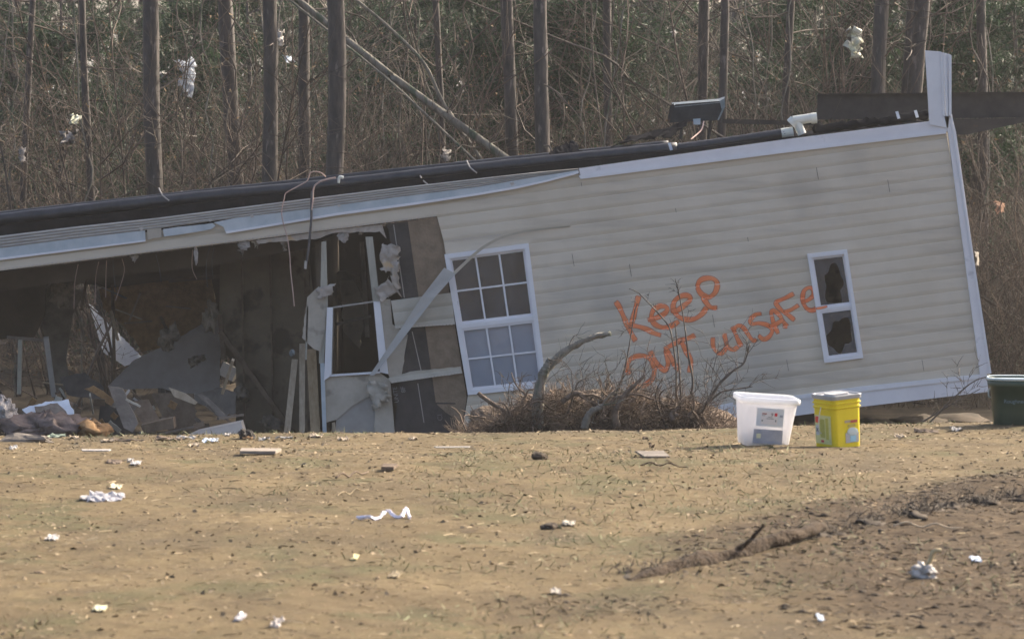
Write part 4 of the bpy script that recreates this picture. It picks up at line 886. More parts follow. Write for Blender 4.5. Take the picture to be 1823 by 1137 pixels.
rag(1200,60,6,12,49,scrap_m,'tiny white scrap above the metal channel',14); rag(1015,165,16,12,55,scrap_m,'white fleck cluster right of the middle pine',15,amp=.1)
# bright corrugated sheets behind the opening
m=MB()
for k in range(12):
    x=158+k*8; y=540+k*8.2; V,fs=prism([(x,y),(x+8,y+6),(x+33,y+92-k*3),(x+25,y+86-k*3)],47.3-k*.07+.035*(k%2),.01); m.add(V,fs)
m.build('corrugated_sheet',sheetm_m,label='bright corrugated metal sheet seen through the dark opening',cat='metal sheet')

# ------------------------------------------------------------------ rubble inside and below the opening
def rub(name,pts,Y,mt,label,cat='debris',t=.03,tilt=.0,rg=0,seed=1):
    if rg: pts=ragged(pts,rg,8,seed)
    V,fs=prism(pts,Y,t); zc=V[:,2].mean(); V=V.copy(); V[:,1]+=(V[:,2]-zc)*tilt
    return mk(name,V,fs,mt,label=label,cat=cat,group='rubble in the torn-open end')
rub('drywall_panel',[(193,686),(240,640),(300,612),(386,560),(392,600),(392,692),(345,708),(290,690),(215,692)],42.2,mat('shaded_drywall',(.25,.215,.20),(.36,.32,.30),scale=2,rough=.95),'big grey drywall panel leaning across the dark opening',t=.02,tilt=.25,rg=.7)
rub('drywall_panel',ragged([(330,706),(392,690),(420,700),(420,735),(395,745),(365,722)],1,8,2),41,dust_m,'dusty board right under the leaning drywall',tilt=.5)
rub('drywall_panel',ragged([(38,729),(78,716),(119,712),(132,738),(142,758),(124,763),(98,752),(62,742)],2.2,6,3),38.6,bluew_m,'torn panel with a pale blue-white face on the rubble heap',tilt=.9)
rub('cardboard_scrap',ragged([(60,724),(100,718),(117,732),(122,752),(108,756),(92,745),(66,738)],1.5,6,5),38.55,dust_m,'grey-brown paper torn over the pale blue-white panel',t=.01,tilt=.9)
rub('shard',[(150,750),(163,744),(182,755),(170,766),(148,764)],38.4,bluew_m,'small blue-grey shard right of the torn white panel',tilt=.8,rg=1)
rub('broken_board',[(190,688),(216,692),(247,752),(238,768),(222,760)],38.8,dust_m,'broken board standing on end left of the box',t=.05,tilt=.5,rg=1)
rub('broken_board',[(229,716),(262,711),(284,745),(256,756)],39.2,dbrown_m,'dark square board beside the standing broken board',tilt=.6)
rub('wooden_box',[(250,757),(308,743),(310,762),(256,771)],38.4,dbrown_m,'low brown box front in the rubble',t=.25)
rub('broken_board',[(352,703),(362,702),(405,740),(398,747)],39.5,dust_m,'slanting short board under the small bright gap',tilt=.3)
rub('broken_board',[(300,690),(330,700),(352,716),(348,720),(310,706)],39.4,stud_m,'splintered batten below the leaning drywall',tilt=.3)
rub('broken_board',[(150,692),(166,686),(205,712),(198,722),(176,706)],39.3,osb_m,'orange-brown splintered wood left of the leaning drywall',rg=1.3)
rub('dusty_slab',[(320,782),(350,768),(428,752),(440,785)],38.2,gypg_m,'grey dusty slab at the right foot of the rubble',t=.3,tilt=.8)
rub('dark_sheet',[(105,672),(150,664),(185,690),(180,712),(120,702)],40.2,dark_m,'dark sheet slumped at the back of the rubble',tilt=.6,rg=1.5)
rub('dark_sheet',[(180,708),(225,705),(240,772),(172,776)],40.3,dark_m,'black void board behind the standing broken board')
rub('box_side',[(270,700),(345,700),(350,760),(300,768)],40.4,dbrown_m,'brown backing board in shade behind the rubble')
V,fs=lump(P(12,742,38.3),M(24,38),.25,M(32,38),3,.6,20,30); V=V+rng.normal(0,.01,V.shape); mk('insulation_heap',V,fs,insul_m,label='pale grey heap of insulation at the left edge',cat='insulation',group='rubble in the torn-open end',smooth=True)
V,fs=lump(P(85,768,38.2),M(75,38),.4,M(30,38),6,.7,20,34); V=V+rng.normal(0,.012,V.shape); mk('cloth_heap',V,fs,mat('brown_cloth',(.10,.075,.065),(.20,.155,.14),scale=6,rough=1,bump=.5),label='heap of brown cloth under the torn white panel',cat='cloth',group='rubble in the torn-open end',smooth=True)
V,fs=lump(P(165,765,38.0),M(26,38),.2,M(12,38),8,.8,14,22); V=V+rng.normal(0,.01,V.shape); mk('cloth_heap',V,fs,osb_m,label='small rusty brown heap right of the big cloth heap',cat='cloth',group='rubble in the torn-open end',smooth=True)
rs=random.Random(21)
for i in range(46):
    x=rs.uniform(15,430); y=rs.uniform(715,772)-(18 if 80<x<330 else 0)*rs.random(); Y=rs.uniform(38.4,40.9); a=rs.uniform(-75,75); l=rs.uniform(9,30); wd=rs.uniform(3,13)
    c,s_=math.cos(R(a)),math.sin(R(a)); q=[(x+c*u*l-s_*v*wd,y+s_*u*l+c*v*wd) for u,v in ((-.5,-.5),(.5,-.5),(.5,.5),(-.5,.5))]
    rub('board_fragment',ragged(q,.8,6,i),Y,[dust_m,dbrown_m,studp_m,gypg_m,osb_m,dust_m,dbrown_m][i%7],'small broken board fragment jumbled loosely in the rubble of the torn-open end',t=.025,tilt=rs.uniform(-.6,.6))
rs=random.Random(11)
V,fs=beam(P(385,700,46),P(425,690,46.4),.12,.05); mk('sunlit_board',V,fs,stud_m,label='sunlit board seen through the small gap right of the leaning drywall',cat='board')
V,fs=beam(P(395,655,46.3),P(420,668,46.2),.16,.05); mk('sunlit_board',V,fs,gyp_m,label='upper pale board seen through the small gap behind the rubble',cat='board')
for i,(a,b,wd,mt,lb) in enumerate([((250,770),(292,760),3,studp_m,'short pale batten in front of the brown box'),((252,779),(357,757),3.5,dust_m,'long thin batten rising right at the foot of the rubble'),((160,702),(166,735),2.2,studp_m,'thin upright splinter left of the black board'),((415,640),(396,700),5,stud_m,'stick leaning in the small bright gap'),((388,745),(432,738),4,dust_m,'flat batten beside the dark partition'),
      ((36,606),(34,700),7,studp_m,'pale thin post at the left edge of the opening'),((82,600),(96,705),9,gypg_m,'greenish grey leaning post near the left edge'),((12,600),(84,606),5,dust_m,'crossbar over the two pale posts'),((180,770),(215,778),3,dbrown_m,'dark stick at the front of the rubble'),((100,700),(140,690),4,dbrown_m,'dark stick across the slumped sheet'),((300,735),(330,762),5,dbrown_m,'stub beside the brown box')]):
    Y=39.2 if i<5 else 40.8; V,fs=beam(P(*a,Y),P(*b,Y+.2),M(wd,Y),.04); mk('batten',V,fs,mt,label=lb,cat='batten',group='rubble in the torn-open end')
for a,b,wd,mt,lb in (((525,640),(509,776),11,stud_m,'leftmost of three upright planks by the gutted bay'),((538,612),(538,776),10,stud_m,'middle of three upright planks by the gutted bay'),((554,622),(563,776),17,mat('golden_pine',(.27,.19,.11),(.38,.28,.17),scale=5,stretch=(6,6,1),rough=.8,bump=.3),'widest of three upright planks, next to the pale post')):
    b=(b[0],b[1]+14); V,fs=beam(P(*a,YW+.25),P(*b,YW-.05),M(wd,YW),.04); mk('upright_plank',V,fs,mt,label=lb,cat='plank',group='three planks standing by the gutted bay')
V,fs=lump(P(520,628,YW-.1),M(5,YW),.03,M(6,YW),5,.3); mk('junction_box',V,fs,metal_m,home)
# underfloor debris (dark) beneath the raised right end
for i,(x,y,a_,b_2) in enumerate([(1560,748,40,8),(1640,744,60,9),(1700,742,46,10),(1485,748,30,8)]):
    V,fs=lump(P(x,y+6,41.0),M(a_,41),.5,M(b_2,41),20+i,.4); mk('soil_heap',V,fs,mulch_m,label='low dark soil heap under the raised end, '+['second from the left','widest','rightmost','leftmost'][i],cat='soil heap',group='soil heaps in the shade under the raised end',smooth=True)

# ------------------------------------------------------------------ brush and root pile in front of the wall
YP=33.5
def pz(x): # mound top in px
    return np.interp(x,[820,860,900,960,1020,1080,1140,1200,1250,1300,1330],[764,744,726,714,706,704,707,714,730,750,765])
for i,(x,a_,h_,s) in enumerate([(900,80,34,1),(1010,110,52,2),(1110,110,50,3),(1200,95,40,4)]):
    pass
V,fs=lump(P(1060,785,YP+.4),M(240,YP),.9,M(78,YP),2,.3,24,70); mk('root_mound',V,fs,mat('root_mound_soil',(.085,.06,.043),(.17,.125,.09),scale=7,rough=1,bump=1,bscale=16,bdist=.06),label='broad mound of torn roots and soil before the lettered wall',cat='root mound',smooth=True)
n=11000; px=rng.uniform(822,1330,n); f=rng.random(n)**.7; pz_=pz(px)+(vnoise(px/26.,px*0+3)-.5)*34; py=pz_+(790-pz_)*(1-f)+rng.normal(0,3,n); Yq=YP-.45+rng.random(n)*1.0
B0=np.array([P(a,b,c) for a,b,c in zip(px,py,Yq)]); d=np.stack([rng.normal(0,1,n),rng.normal(0,.6,n),rng.normal(.15,.6,n)],-1); d/=np.linalg.norm(d,axis=1,keepdims=True)
pts=[B0]; L=.05+.22*rng.random(n)**1.8
for k in range(5): d=d+rng.normal(0,.35,(n,3)); d/=np.linalg.norm(d,axis=1,keepdims=True); pts.append(pts[-1]+d*(L/5)[:,None])
V,Q=tubes(np.stack(pts,1),(.0022+.006*rng.random(n)**3)[:,None]*np.linspace(1,.4,6)[None],3); mk('root_tangle',V,Q,brush_m,kind='stuff',org=(0,0,0),label='tangle of fine dead roots over the mound',cat='roots')
def _roots():
    rs=random.Random(77)
    for i in range(34):
        x=rs.uniform(860,1270); y=float(pz(x))+rs.uniform(-2,38); a=rs.uniform(20,160); pts=[(x,y)]; l=rs.uniform(6,16)
        for k in range(rs.randint(3,6)): a+=rs.gauss(0,38); x+=math.cos(R(a))*l; y-=math.sin(R(a))*l*.8; pts.append((x,y))
        limb('gnarled_root',pts,rs.uniform(1.6,4.6),.8,YP-.5+rs.random()*.5,'gnarled dead root poking out of the mound',root_m,4,i,'root',.14,24,.5,rs.uniform(-.3,.3),group='gnarled roots poking out of the mound')
def limb(name,pts,r0,r1,Y,label,mt=root_m,sub=0,seed=1,cat='branch',subL=.35,n=30,sr=.3,dY=0,group=None):
    W=[P(x,y,Y+dY*i/max(1,len(pts)-1)) for i,(x,y) in enumerate(pts)]; t=None
    V,fs=tube1(W,M(r0,Y),9,n,M(r1,Y),rough=M(r0,Y)*.09)
    o=mk(name,V,fs,mt,label=label,cat=cat,smooth=True,group=group)
    if sub:
        rs=random.Random(seed); L=spline(W,n); bs=[]
        for k in range(sub):
            i=rs.randrange(int(n*.2),n-1); t=L[i]-L[i-1]; t/=np.linalg.norm(t); v=np.array([rs.gauss(0,1),rs.gauss(0,.5),rs.gauss(.3,1)]); v/=np.linalg.norm(v)
            bs+=branchset(L[i],t*.6+v*.8,subL*rs.uniform(.5,1.3),max(M(r1,Y)*sr,.0016),4,1,6,.2,.05,rs)
        V,Q=bt(bs,4); mk('twigs',V,Q,mt,o)
    return o
_roots()
limb('broken_limb',[(958,760),(958,715),(966,670),(985,645),(1010,622),(1045,604),(1070,596),(1088,594)],12,3.4,YP-.3,'thick broken limb curving up right over the big window corner',barkg_m,4,2)
limb('broken_limb',[(966,668),(975,648),(980,640)],9,5,YP-.33,'splintered stump top on the thick broken limb',barkg_m)
limb('broken_limb',[(851,699),(862,708),(880,720),(905,735)],3.4,4.5,YP-.4,'short broken stick with a pale end at the left of the mound',root_m,3,5,subL=.15)
limb('root',[(1000,716),(1025,700),(1050,712),(1080,735)],5,4,YP-.4,'dark bent root on the crest of the mound',root_m,6,8)
limb('root',[(1100,760),(1095,735),(1110,705),(1125,690),(1148,668)],7,2.5,YP-.5,'gnarled root rising under the word OUT',root_m,14,9)
limb('root',[(1040,762),(1050,735),(1075,722)],7,5,YP-.55,'pale curved root stub low in the mound',barkg_m,4,10)
limb('root',[(1085,718),(1100,706),(1135,702),(1165,712)],3.2,1.5,YP-.5,'thin looping root left of the word OUT',root_m,12,11)
limb('sapling',[(1092,720),(1097,700),(1110,665),(1118,628),(1125,585),(1131,550),(1136,540)],2.2,.6,YP-.3,'slim bare sapling crossing the letter K',twig_m,5,12,subL=.12,sr=.6,cat='sapling')
limb('sapling',[(1200,770),(1203,735),(1204,690),(1203,650),(1196,600),(1190,580),(1170,555),(1150,535),(1135,520),(1120,514)],2.4,.6,YP-.2,'bare sapling bending left across the word Keep',twig_m,6,13,subL=.14,sr=.6,cat='sapling')
limb('sapling',[(1210,770),(1212,705),(1208,640),(1203,590),(1202,575)],2.2,1,YP-.15,'short straight sapling between the two tall ones',twig_m,4,14,subL=.12,sr=.6,cat='sapling')
limb('sapling',[(1215,765),(1230,705),(1233,675),(1226,635),(1220,590),(1214,550),(1208,520),(1202,496)],2.6,.6,YP-.25,'tallest bare sapling crossing the second e and the T',twig_m,6,15,subL=.14,sr=.6,cat='sapling')
limb('bare_shrub',[(1235,760),(1262,712),(1282,682),(1305,660),(1325,645),(1335,612)],4.2,.8,YP-.35,'arching bare shrub right of the root mound, reaching under unSAFe',twig_m,16,16,subL=.4,sr=.9,cat='shrub')
limb('bare_shrub',[(1225,762),(1250,730),(1280,700),(1300,694),(1340,688)],3.4,.7,YP-.3,'low bare shrub spreading right from the mound towards the plastic box',twig_m,14,17,subL=.3,sr=.8,cat='shrub')
limb('bare_shrub',[(1190,765),(1175,735),(1168,700),(1180,672)],2.8,.7,YP-.35,'twiggy shrub stem under the T',twig_m,10,18,subL=.3,sr=.7,cat='shrub')
limb('bare_shrub',[(915,760),(910,730),(905,705),(908,680)],1.6,.6,YP-.35,'single thin shoot below the big window',twig_m,6,19,subL=.2,sr=.8,cat='shrub')
limb('bare_shrub',[(1010,740),(1022,700),(1030,680),(1045,672)],2.0,.6,YP-.35,'scratchy twigs right of the thick broken limb',twig_m,16,20,subL=.28,sr=.8,cat='shrub')
limb('bare_shrub',[(1060,740),(1075,700),(1088,678)],2.0,.6,YP-.35,'scratchy twigs in the middle of the mound',twig_m,14,21,subL=.28,sr=.8,cat='shrub')
limb('bare_shrub',[(1655,752),(1700,706),(1735,678),(1765,668)],1.8,.7,31,'thin arching twig in front of the lower right corner',twig_m,8,22,subL=.22,sr=.6,cat='shrub')
limb('bare_shrub',[(1640,752),(1690,722),(1745,692)],1.6,.6,31.2,'lower of two thin twigs by the green tub',twig_m,7,23,subL=.2,sr=.6,cat='shrub')

# ------------------------------------------------------------------ containers
def gpt(px,py):
    d=P(px,py,1.0)-np.array((0,0,CAMZ)); Y=14.
    while Y<60:
        p=np.array((0,0,CAMZ))+d*Y
        if p[2]<GZ(p[0],p[1]): break
        Y+=.02
    return p

def rrect(hx,hy,r,n=6):
    o=[]
    for cx,cy,a0 in ((hx-r,hy-r,0),(-hx+r,hy-r,90),(-hx+r,-hy+r,180),(hx-r,-hy+r,270)):
        for k in range(n+1): a=R(a0+90*k/n); o.append((cx+r*math.cos(a),cy+r*math.sin(a)))
    return o
def loft(rings,close0=True,close1=True):
    n=len(rings[0]); V=[p for r in rings for p in r]; fs=[]
    for i in range(len(rings)-1):
        for j in range(n): fs.append((i*n+j,i*n+(j+1)%n,(i+1)*n+(j+1)%n,(i+1)*n+j))
    if close0: fs.append(tuple(range(n-1,-1,-1)))
    if close1: fs.append(tuple(range((len(rings)-1)*n,len(rings)*n)))
    return np.array(V,float),fs
def place(V,loc,yaw=0,tiltx=0,tilty=0):
    Mx=Matrix.Rotation(R(yaw),3,'Z'); T=Matrix.Rotation(R(tilty),3,'Y')@Matrix.Rotation(R(tiltx),3,'X')
    A=np.array((T@Mx)); return V@A.T+np.array(loc)
def container(name,prof_,hx,hy,r,loc,yaw,tx,ty,mt,parent,smooth=True,**k):
    rings=[[(x,y,z) for x,y in rrect(hx*s,hy*s,r*s)] for z,s in prof_]; V,fs=loft(rings,True,False)
    return mk(name,place(V,loc,yaw,tx,ty),fs,mt,parent,smooth=smooth,**k)
def label_on(name,x0,x1,z0,z1,prof_fn,loc,yaw,tx,ty,mt,parent,off=.0025,axis='-y',label=None):
    V=[]
    for x,z in ((x0,z0),(x1,z0),(x1,z1),(x0,z1)):
        d=prof_fn(z)+off; V.append((x,-d,z) if axis=='-y' else ((d,x,z) if axis=='+x' else (-d,x,z)))
    V+= [(v[0]*(1),v[1]*(1),v[2]) for v in V]; V=np.array(V,float)
    ax=1 if axis=='-y' else 0; sgn=-1 if axis!='+x' else 1; V[4:,ax]-=sgn*.0012
    fs=[(0,1,2,3),(7,6,5,4),(0,4,5,1),(1,5,6,2),(2,6,7,3),(3,7,4,0)]
    return mk(name,place(V,loc,yaw,tx,ty),fs,mt,parent,label=label)
# clear plastic tote
tl=gpt(1358,790); tl[2]-=.004
tote=empty('storage_tote',tl,'cloudy clear plastic storage box with a sticker, left of the yellow pail','storage box')
cl=bpy.data.materials.new('cloudy_plastic'); cl.use_nodes=True; N_=cl.node_tree.nodes; Lk_=cl.node_tree.links; pb=N_['Principled BSDF']; pb.inputs['Base Color'].default_value=(.88,.88,.90,1); pb.inputs['Roughness'].default_value=.3
tr_=N_.new('ShaderNodeBsdfTranslucent'); tr_.inputs[0].default_value=(.93,.93,.97,1); tp_=N_.new('ShaderNodeBsdfTransparent'); m1=N_.new('ShaderNodeMixShader'); m1.inputs[0].default_value=.6; m2=N_.new('ShaderNodeMixShader'); m2.inputs[0].default_value=.24
Lk_.new(pb.outputs[0],m1.inputs[1]); Lk_.new(tr_.outputs[0],m1.inputs[2]); Lk_.new(m1.outputs[0],m2.inputs[1]); Lk_.new(tp_.outputs[0],m2.inputs[2]); Lk_.new(m2.outputs[0],N_['Material Output'].inputs[0])
TP=[(0,.755),(.012,.775),(.05,.80),(.15,.85),(.26,.92),(.29,.94),(.292,.99),(.312,1.0),(.318,.985),(.312,.965),(.30,.92),(.15,.835),(.02,.755)]
tk=dict(loc=tl,yaw=8,tx=2,ty=4.5); tf=lambda z:.15*np.interp(z,[p[0] for p in TP[:8]],[p[1] for p in TP[:8]])
container('body',TP,.197,.15,.045,tl,8,2,4.5,cl,tote)
rim=[(.285,1.0),(.289,1.03),(.300,1.035),(.318,1.03),(.322,1.0),(.319,.965)]
container('rim',rim,.197,.15,.045,tl,8,2,4.5,mat('white_rim',(.80,.81,.84),rough=.3,trans=.3),tote)
st=label_on('sticker',-.085,.095,.135,.255,tf,mt=mat('pale_blue_sticker',(.68,.74,.84),(.78,.82,.88),scale=9),parent=tote,**tk,label='pale blue and white product sticker on the front')
label_on('sticker_field',-.055,.055,.150,.235,tf,mt=mat('white_paper',(.80,.78,.82)),parent=st,off=.004,**tk)
for x0,x1,z0,z1,c in ((-.05,-.02,.215,.222,(.35,.08,.10)),(-.05,-.028,.205,.209,(.3,.3,.35)),(.033,.050,.205,.226,(.72,.06,.08)),(-.02,.03,.185,.189,(.3,.3,.35)),(-.01,.02,.195,.199,(.3,.3,.35)),(-.05,-.042,.168,.178,(.2,.22,.25)),(.04,.047,.168,.182,(.2,.22,.25)),(.068,.088,.20,.215,(.35,.40,.52))):
    label_on('sticker_mark',x0,x1,z0,z1,tf,mt=mat('ink',c),parent=st,off=.0055,**tk)
def ctext(name,body,x,z,size,dfn,loc,yaw,tx,ty,mt,parent,off=.006,axis='-y',label=None):
    cu=bpy.data.curves.new(name,'FONT'); cu.body=body; cu.size=size; cu.extrude=.0004; o=bpy.data.objects.new(name,cu); S.collection.objects.link(o)
    dg=bpy.context.evaluated_depsgraph_get(); me=bpy.data.meshes.new_from_object(o.evaluated_get(dg)); bpy.data.objects.remove(o)
    V=np.array([v.co[:] for v in me.vertices]); fs=[tuple(p.vertices) for p in me.polygons]; d=dfn(z)+off
    zz=z+V[:,1]; dd=np.array([dfn(q)+off for q in zz])
    if axis=='-y': W=np.stack([x+V[:,0],-dd-V[:,2],zz],-1)
    elif axis=='+x': W=np.stack([dd+V[:,2],x+V[:,0],zz],-1)
    else: W=np.stack([-dd-V[:,2],x-V[:,0],zz],-1)
    return mk(name,place(W,loc,yaw,tx,ty),fs,mt,parent,label=label)
ctext('sticker_mark','9',.008,.205,.030,tf,tl,8,2,4.5,mat('dark_ink',(.12,.08,.12)),st)
lb2=label_on('box_print',-.095,.10,.02,.115,tf,mt=mat('blue_grey_print',(.33,.36,.46),(.45,.47,.55),scale=14),parent=tote,**tk,label='grey-blue printed insert showing low through the front')
label_on('print_patch',-.075,-.045,.055,.085,tf,mt=mat('yellow_patch',(.72,.72,.52)),parent=lb2,off=.0045,**tk)
V,fs=lump((0,-.02,.05),.13,.09,.05,4,.3); mk('crumpled_insert',place(V,tl,8,2,4.5),fs,insul_m,tote,smooth=True)
# yellow pail
pl=gpt(1492,793); pl[2]-=.006
pail=empty('yellow_pail',pl,'bright yellow square pail with a grey lid and worn printed labels','pail')
yel_m=mat('yellow_plastic',(.74,.60,.015),(.82,.68,.03),scale=5,rough=.35,spec=.5,trans=.12)
PP=[(0,.90),(.006,.93),(.10,.945),(.255,.965),(.262,1.02),(.268,1.02),(.272,.97),(.285,.97),(.29,1.03),(.297,1.03),(.30,.975),(.325,.98)]
pk=dict(loc=pl,yaw=32,tx=3.0,ty=-2.5); pf=lambda z:.118*float(np.interp(z,[p[0] for p in PP],[p[1] for p in PP]))
rings=[[(x,y,z) for x,y in rrect(.118*s,.118*s,.035)] for z,s in PP]; V,fs=loft(rings,True,True); mk('body',place(V,pl,32,3,-2.5),fs,yel_m,pail,smooth=False)
lg=mat('grey_lid',(.30,.30,.31),(.38,.38,.39),scale=5,rough=.4)
rings=[[(x,y,z) for x,y in rrect(.118*s,.118*s,.035)] for z,s in ((.318,1.0),(.320,1.05),(.342,1.06),(.347,1.03),(.345,.95),(.338,.92))]; V,fs=loft(rings,False,True); mk('lid',place(V,pl,32,3,-2.5),fs,lg,pail)
rings=[[(x,y,z) for x,y in rrect(.07,.05,.02)] for z in (.339,.349,.350)]; V,fs=loft(rings,False,True); mk('lid_panel',place(V,pl,32,3,-2.5),fs,mat('pale_lid',(.45,.44,.45)),pail)
# handle lug + bail
V,fs=tube1([(-.125,0,.27),(-.145,0,.20),(-.148,0,.12),(-.13,0,.10)],.003,6,14); mk('bail_handle',place(V,pl,32,3,-2.5),fs,pvc_m,pail)
def pl_lab(x0,x1,z0,z1,c,axis,off=.003,parent=pail,nm='printed_label',lab=None): return label_on(nm,x0,x1,z0,z1,pf,mt=mat('label_ink',c,tuple(min(1,q*1.15) for q in c),scale=30),parent=parent,off=off,axis=axis,label=lab,**pk)
# left-hand face = '-x' side shows left after yaw; front '-y' face shows right
for ax in ('-x',):
    L1=pl_lab(-.085,.085,.03,.215,(.62,.60,.28),ax,lab='pale worn label on the left face')
    pl_lab(.035,.078,.165,.205,(.70,.10,.06),ax,.0045,L1,'red_block'); pl_lab(.04,.075,.085,.15,(.55,.55,.55),ax,.0045,L1,'grey_block')
    pl_lab(-.005,.025,.04,.055,(.55,.07,.07),ax,.0045,L1,'red_block'); pl_lab(-.02,.028,.07,.19,(.42,.40,.10),ax,.0045,L1,'text_block'); pl_lab(-.06,-.03,.06,.20,(.48,.44,.09),ax,.0045,L1,'text_block')
    ctext('label_text','X',.072,.105,.04,pf,pl,32,3,-2.5,dark_m,L1,.0058,'-x')
L2=pl_lab(-.02,.085,.035,.10,(.42,.42,.44),'-y',lab='grey and light blue picture on the right face')
pl_lab(.015,.062,.04,.095,(.30,.52,.66),'-y',.0045,L2,'blue_shape'); pl_lab(-.025,.02,.165,.182,(.40,.33,.22),'-y',.003,pail,'printed_word'); pl_lab(.022,.075,.162,.180,(.42,.10,.08),'-y',.003,pail,'printed_word')
pl_lab(.0,.06,.135,.155,(.45,.38,.08),'-y',.003,pail,'printed_word')
V,fs=lump((.035,-.118*.95-.004,.105),.045,.003,.028,3,.1); mk('picture_top',place(V,pl,32,3,-2.5),fs,mat('pale_picture',(.50,.58,.60)),L2)
# green tub
gl=P(1818,749,27.9); gl[2]=GZ(gl[0],27.9)-.008
tub=empty('green_tub',gl,'dark green plastic tub with a highlight coloured into its rim at the right edge','tub')
gm=mat('dark_green_plastic',(.022,.045,.030),(.035,.062,.043),scale=6,rough=.35,spec=.5)
GP=[(0,.80),(.01,.82),(.10,.86),(.27,.925),(.272,.98),(.285,1.0),(.325,1.0),(.327,.97),(.31,.93),(.15,.86),(.02,.8)]
gf=lambda z:.20*float(np.interp(z,[p[0] for p in GP[:7]],[p[1] for p in GP[:7]]))
container('body',GP,.235,.20,.12,gl,-6,0,0,gm,tub)
container('rim',[(.318,1.0),(.320,1.03),(.332,1.035),(.337,1.0),(.333,.965)],.235,.20,.12,gl,-6,0,0,mat('rim_highlight',(.42,.50,.52),(.55,.62,.64),scale=6,rough=.3),tub)  # the rim's highlight is painted as a pale colour
ctext('printed_word','Roughneck',-.125,.163,.038,gf,gl,-6,0,0,mat('pale_blue_ink',(.16,.24,.29)),tub,.003,label='small pale blue word across the front')
V,fs=tube1([(-.205,-.02,.26),(-.225,-.03,.245),(-.225,-.03,.20),(-.20,-.02,.19)],.006,7,14); mk('side_handle',place(V,gl,-6,0,0),fs,mat('pale_handle',(.45,.52,.52)),tub)

# ------------------------------------------------------------------ scraps on the yard
used={}
def scrap(px,py,w_,h_,mt,label,cat='scrap',name='scrap',amp=.03,seed=None,deep=.12):
    p=gpt(px,py); Y=p[1]; seed=seed or px; kf=.72 if py>950 else .9; wm=M(w_,Y)*kf; hm=M(h_,Y)*.6*kf; amp=amp*.55*kf; z=GZ(p[0],Y)
    a=R((seed*37)%50-25); ux=np.array((math.cos(a),math.sin(a),0))*wm/2; uy=np.array((-math.sin(a)*.3,1,0))*deep
    c=np.array((p[0],Y,z+.006)); up=np.array((0,0,hm))
    V,fs=sheet([c-ux,c+ux,c+ux+uy+up*.6,c-ux+uy+up],10,7,amp,seed%23,.004,4); return mk(name,V,fs,mt,label=label,cat=cat)
def stick(px0,py0,px1,py1,r,mt,label,cat='stick',name='stick',sub=0,lift=.01):
    a=gpt(px0,py0); b=gpt(px1,py1); n=6; W=[]
    for i in range(n):
        q=a+(b-a)*i/(n-1); q[2]=GZ(q[0],q[1])+lift+ (0.02 if 0<i<n-1 else 0)*(i%2); W.append(q)
    V,fs=tube1(W,M(r,a[1]),7,24,M(r*.7,a[1]),rough=M(r,a[1])*.12); o=mk(name,V,fs,mt,label=label,cat=cat,smooth=True)
    return o
def slab(px,py,w_,h_,mt,label,ang=0,dz=.02,name='board_scrap',cat='board',deep=.10):
    p=gpt(px,py); Y=p[1]; z=GZ(p[0],Y)+.012; wm=M(w_,Y)/2; a=R(ang); t=np.array((math.cos(a),math.sin(a),0)); s=np.array((-math.sin(a),math.cos(a),0))
    c=np.array((p[0],Y,z)); V=[];hm=M(h_,Y)*.55; dz=dz*.6
    for k in (0,1):
        for f,e in ((-1,-1),(1,-1),(1,1),(-1,1)):
            V.append(c+t*f*wm*(1+.06*e)+s*e*deep+np.array((0,0,(e+1)/2*hm+k*dz)))
    return mk(name,V,[(3,2,1,0),(4,5,6,7),(0,1,5,4),(1,2,6,5),(2,3,7,6),(3,0,4,7)],mt,label=label,cat=cat)
scrap(186,893,70,14,plast_m,'crumpled grey-white plastic film on the yard at the left','plastic film','plastic_film',.05,deep=.25)
scrap(152,892,26,5,scrap_m,'white paper flap at the left end of the grey film','paper','paper_scrap',.02)
scrap(88,963,27,9,scrap_m,'white crumpled paper in the left foreground','paper','paper_scrap',.03)
V,fs=tube1([ (lambda q: np.array((q[0],q[1],GZ(q[0],q[1])+.008+dz)))(gpt(x,y)) for x,y,dz in ((636,925,0),(655,926,.01),(672,926,.0),(690,922,.03),(702,923,.0),(715,923,.0),(722,919,.03),(730,924,0))],.009,6,30,.008,rough=.003); mk('white_ribbon',V,fs,mat('lilac_white_plastic',(.68,.66,.80),(.82,.80,.88),scale=20),label='twisted lilac-white plastic ribbon in the middle of the yard',cat='ribbon')
slab(171,806,50,1.5,scrap_m,'thin white lath lying near the crest at the left',2,.012,'white_lath','lath',.02)
scrap(200,826,34,5,dbrown_m,'brown bark strip below the thin white lath','bark','bark_strip',.02); scrap(240,829,20,5,scrap_m,'small white scrap right of the brown bark strip','paper','paper_scrap',.02)
slab(462,809,68,1.2,mat('weathered_lath',(.22,.18,.15),(.32,.27,.22),scale=8),'weathered flat board left of centre near the crest',-3,.03)
scrap(203,871,22,7,mat('yellowish_paper',(.60,.52,.34),(.7,.62,.45),scale=9),'yellowish scrap above the grey film','paper','paper_scrap',.02)
slab(1163,815,48,4,dust_m,'grey board corner lying in the middle of the yard',6,.02,'board_scrap','board',.16)
stick(1142,831,1225,834,1.5,dbrown_m,'thin dark stick just below the grey board corner')
V,fs=lump(gpt(961,818)+np.array((0,0,.02)),.055,.05,.028,3,.35); mk('soil_clod',V,fs,mulch_m,label='dark soil clod near the middle of the crest',cat='clod')
slab(693,838,24,5,dbrown_m,'dark brown chunk of board left of the middle',-8,.03,'board_chunk','board',.06)
stick(598,853,655,843,2,dbrown_m,'dark stick pointing at the brown board chunk'); slab(805,800,62,1.2,gypg_m,'long thin grey strip near the crest in the middle',5,.008,'grey_strip','strip',.02)
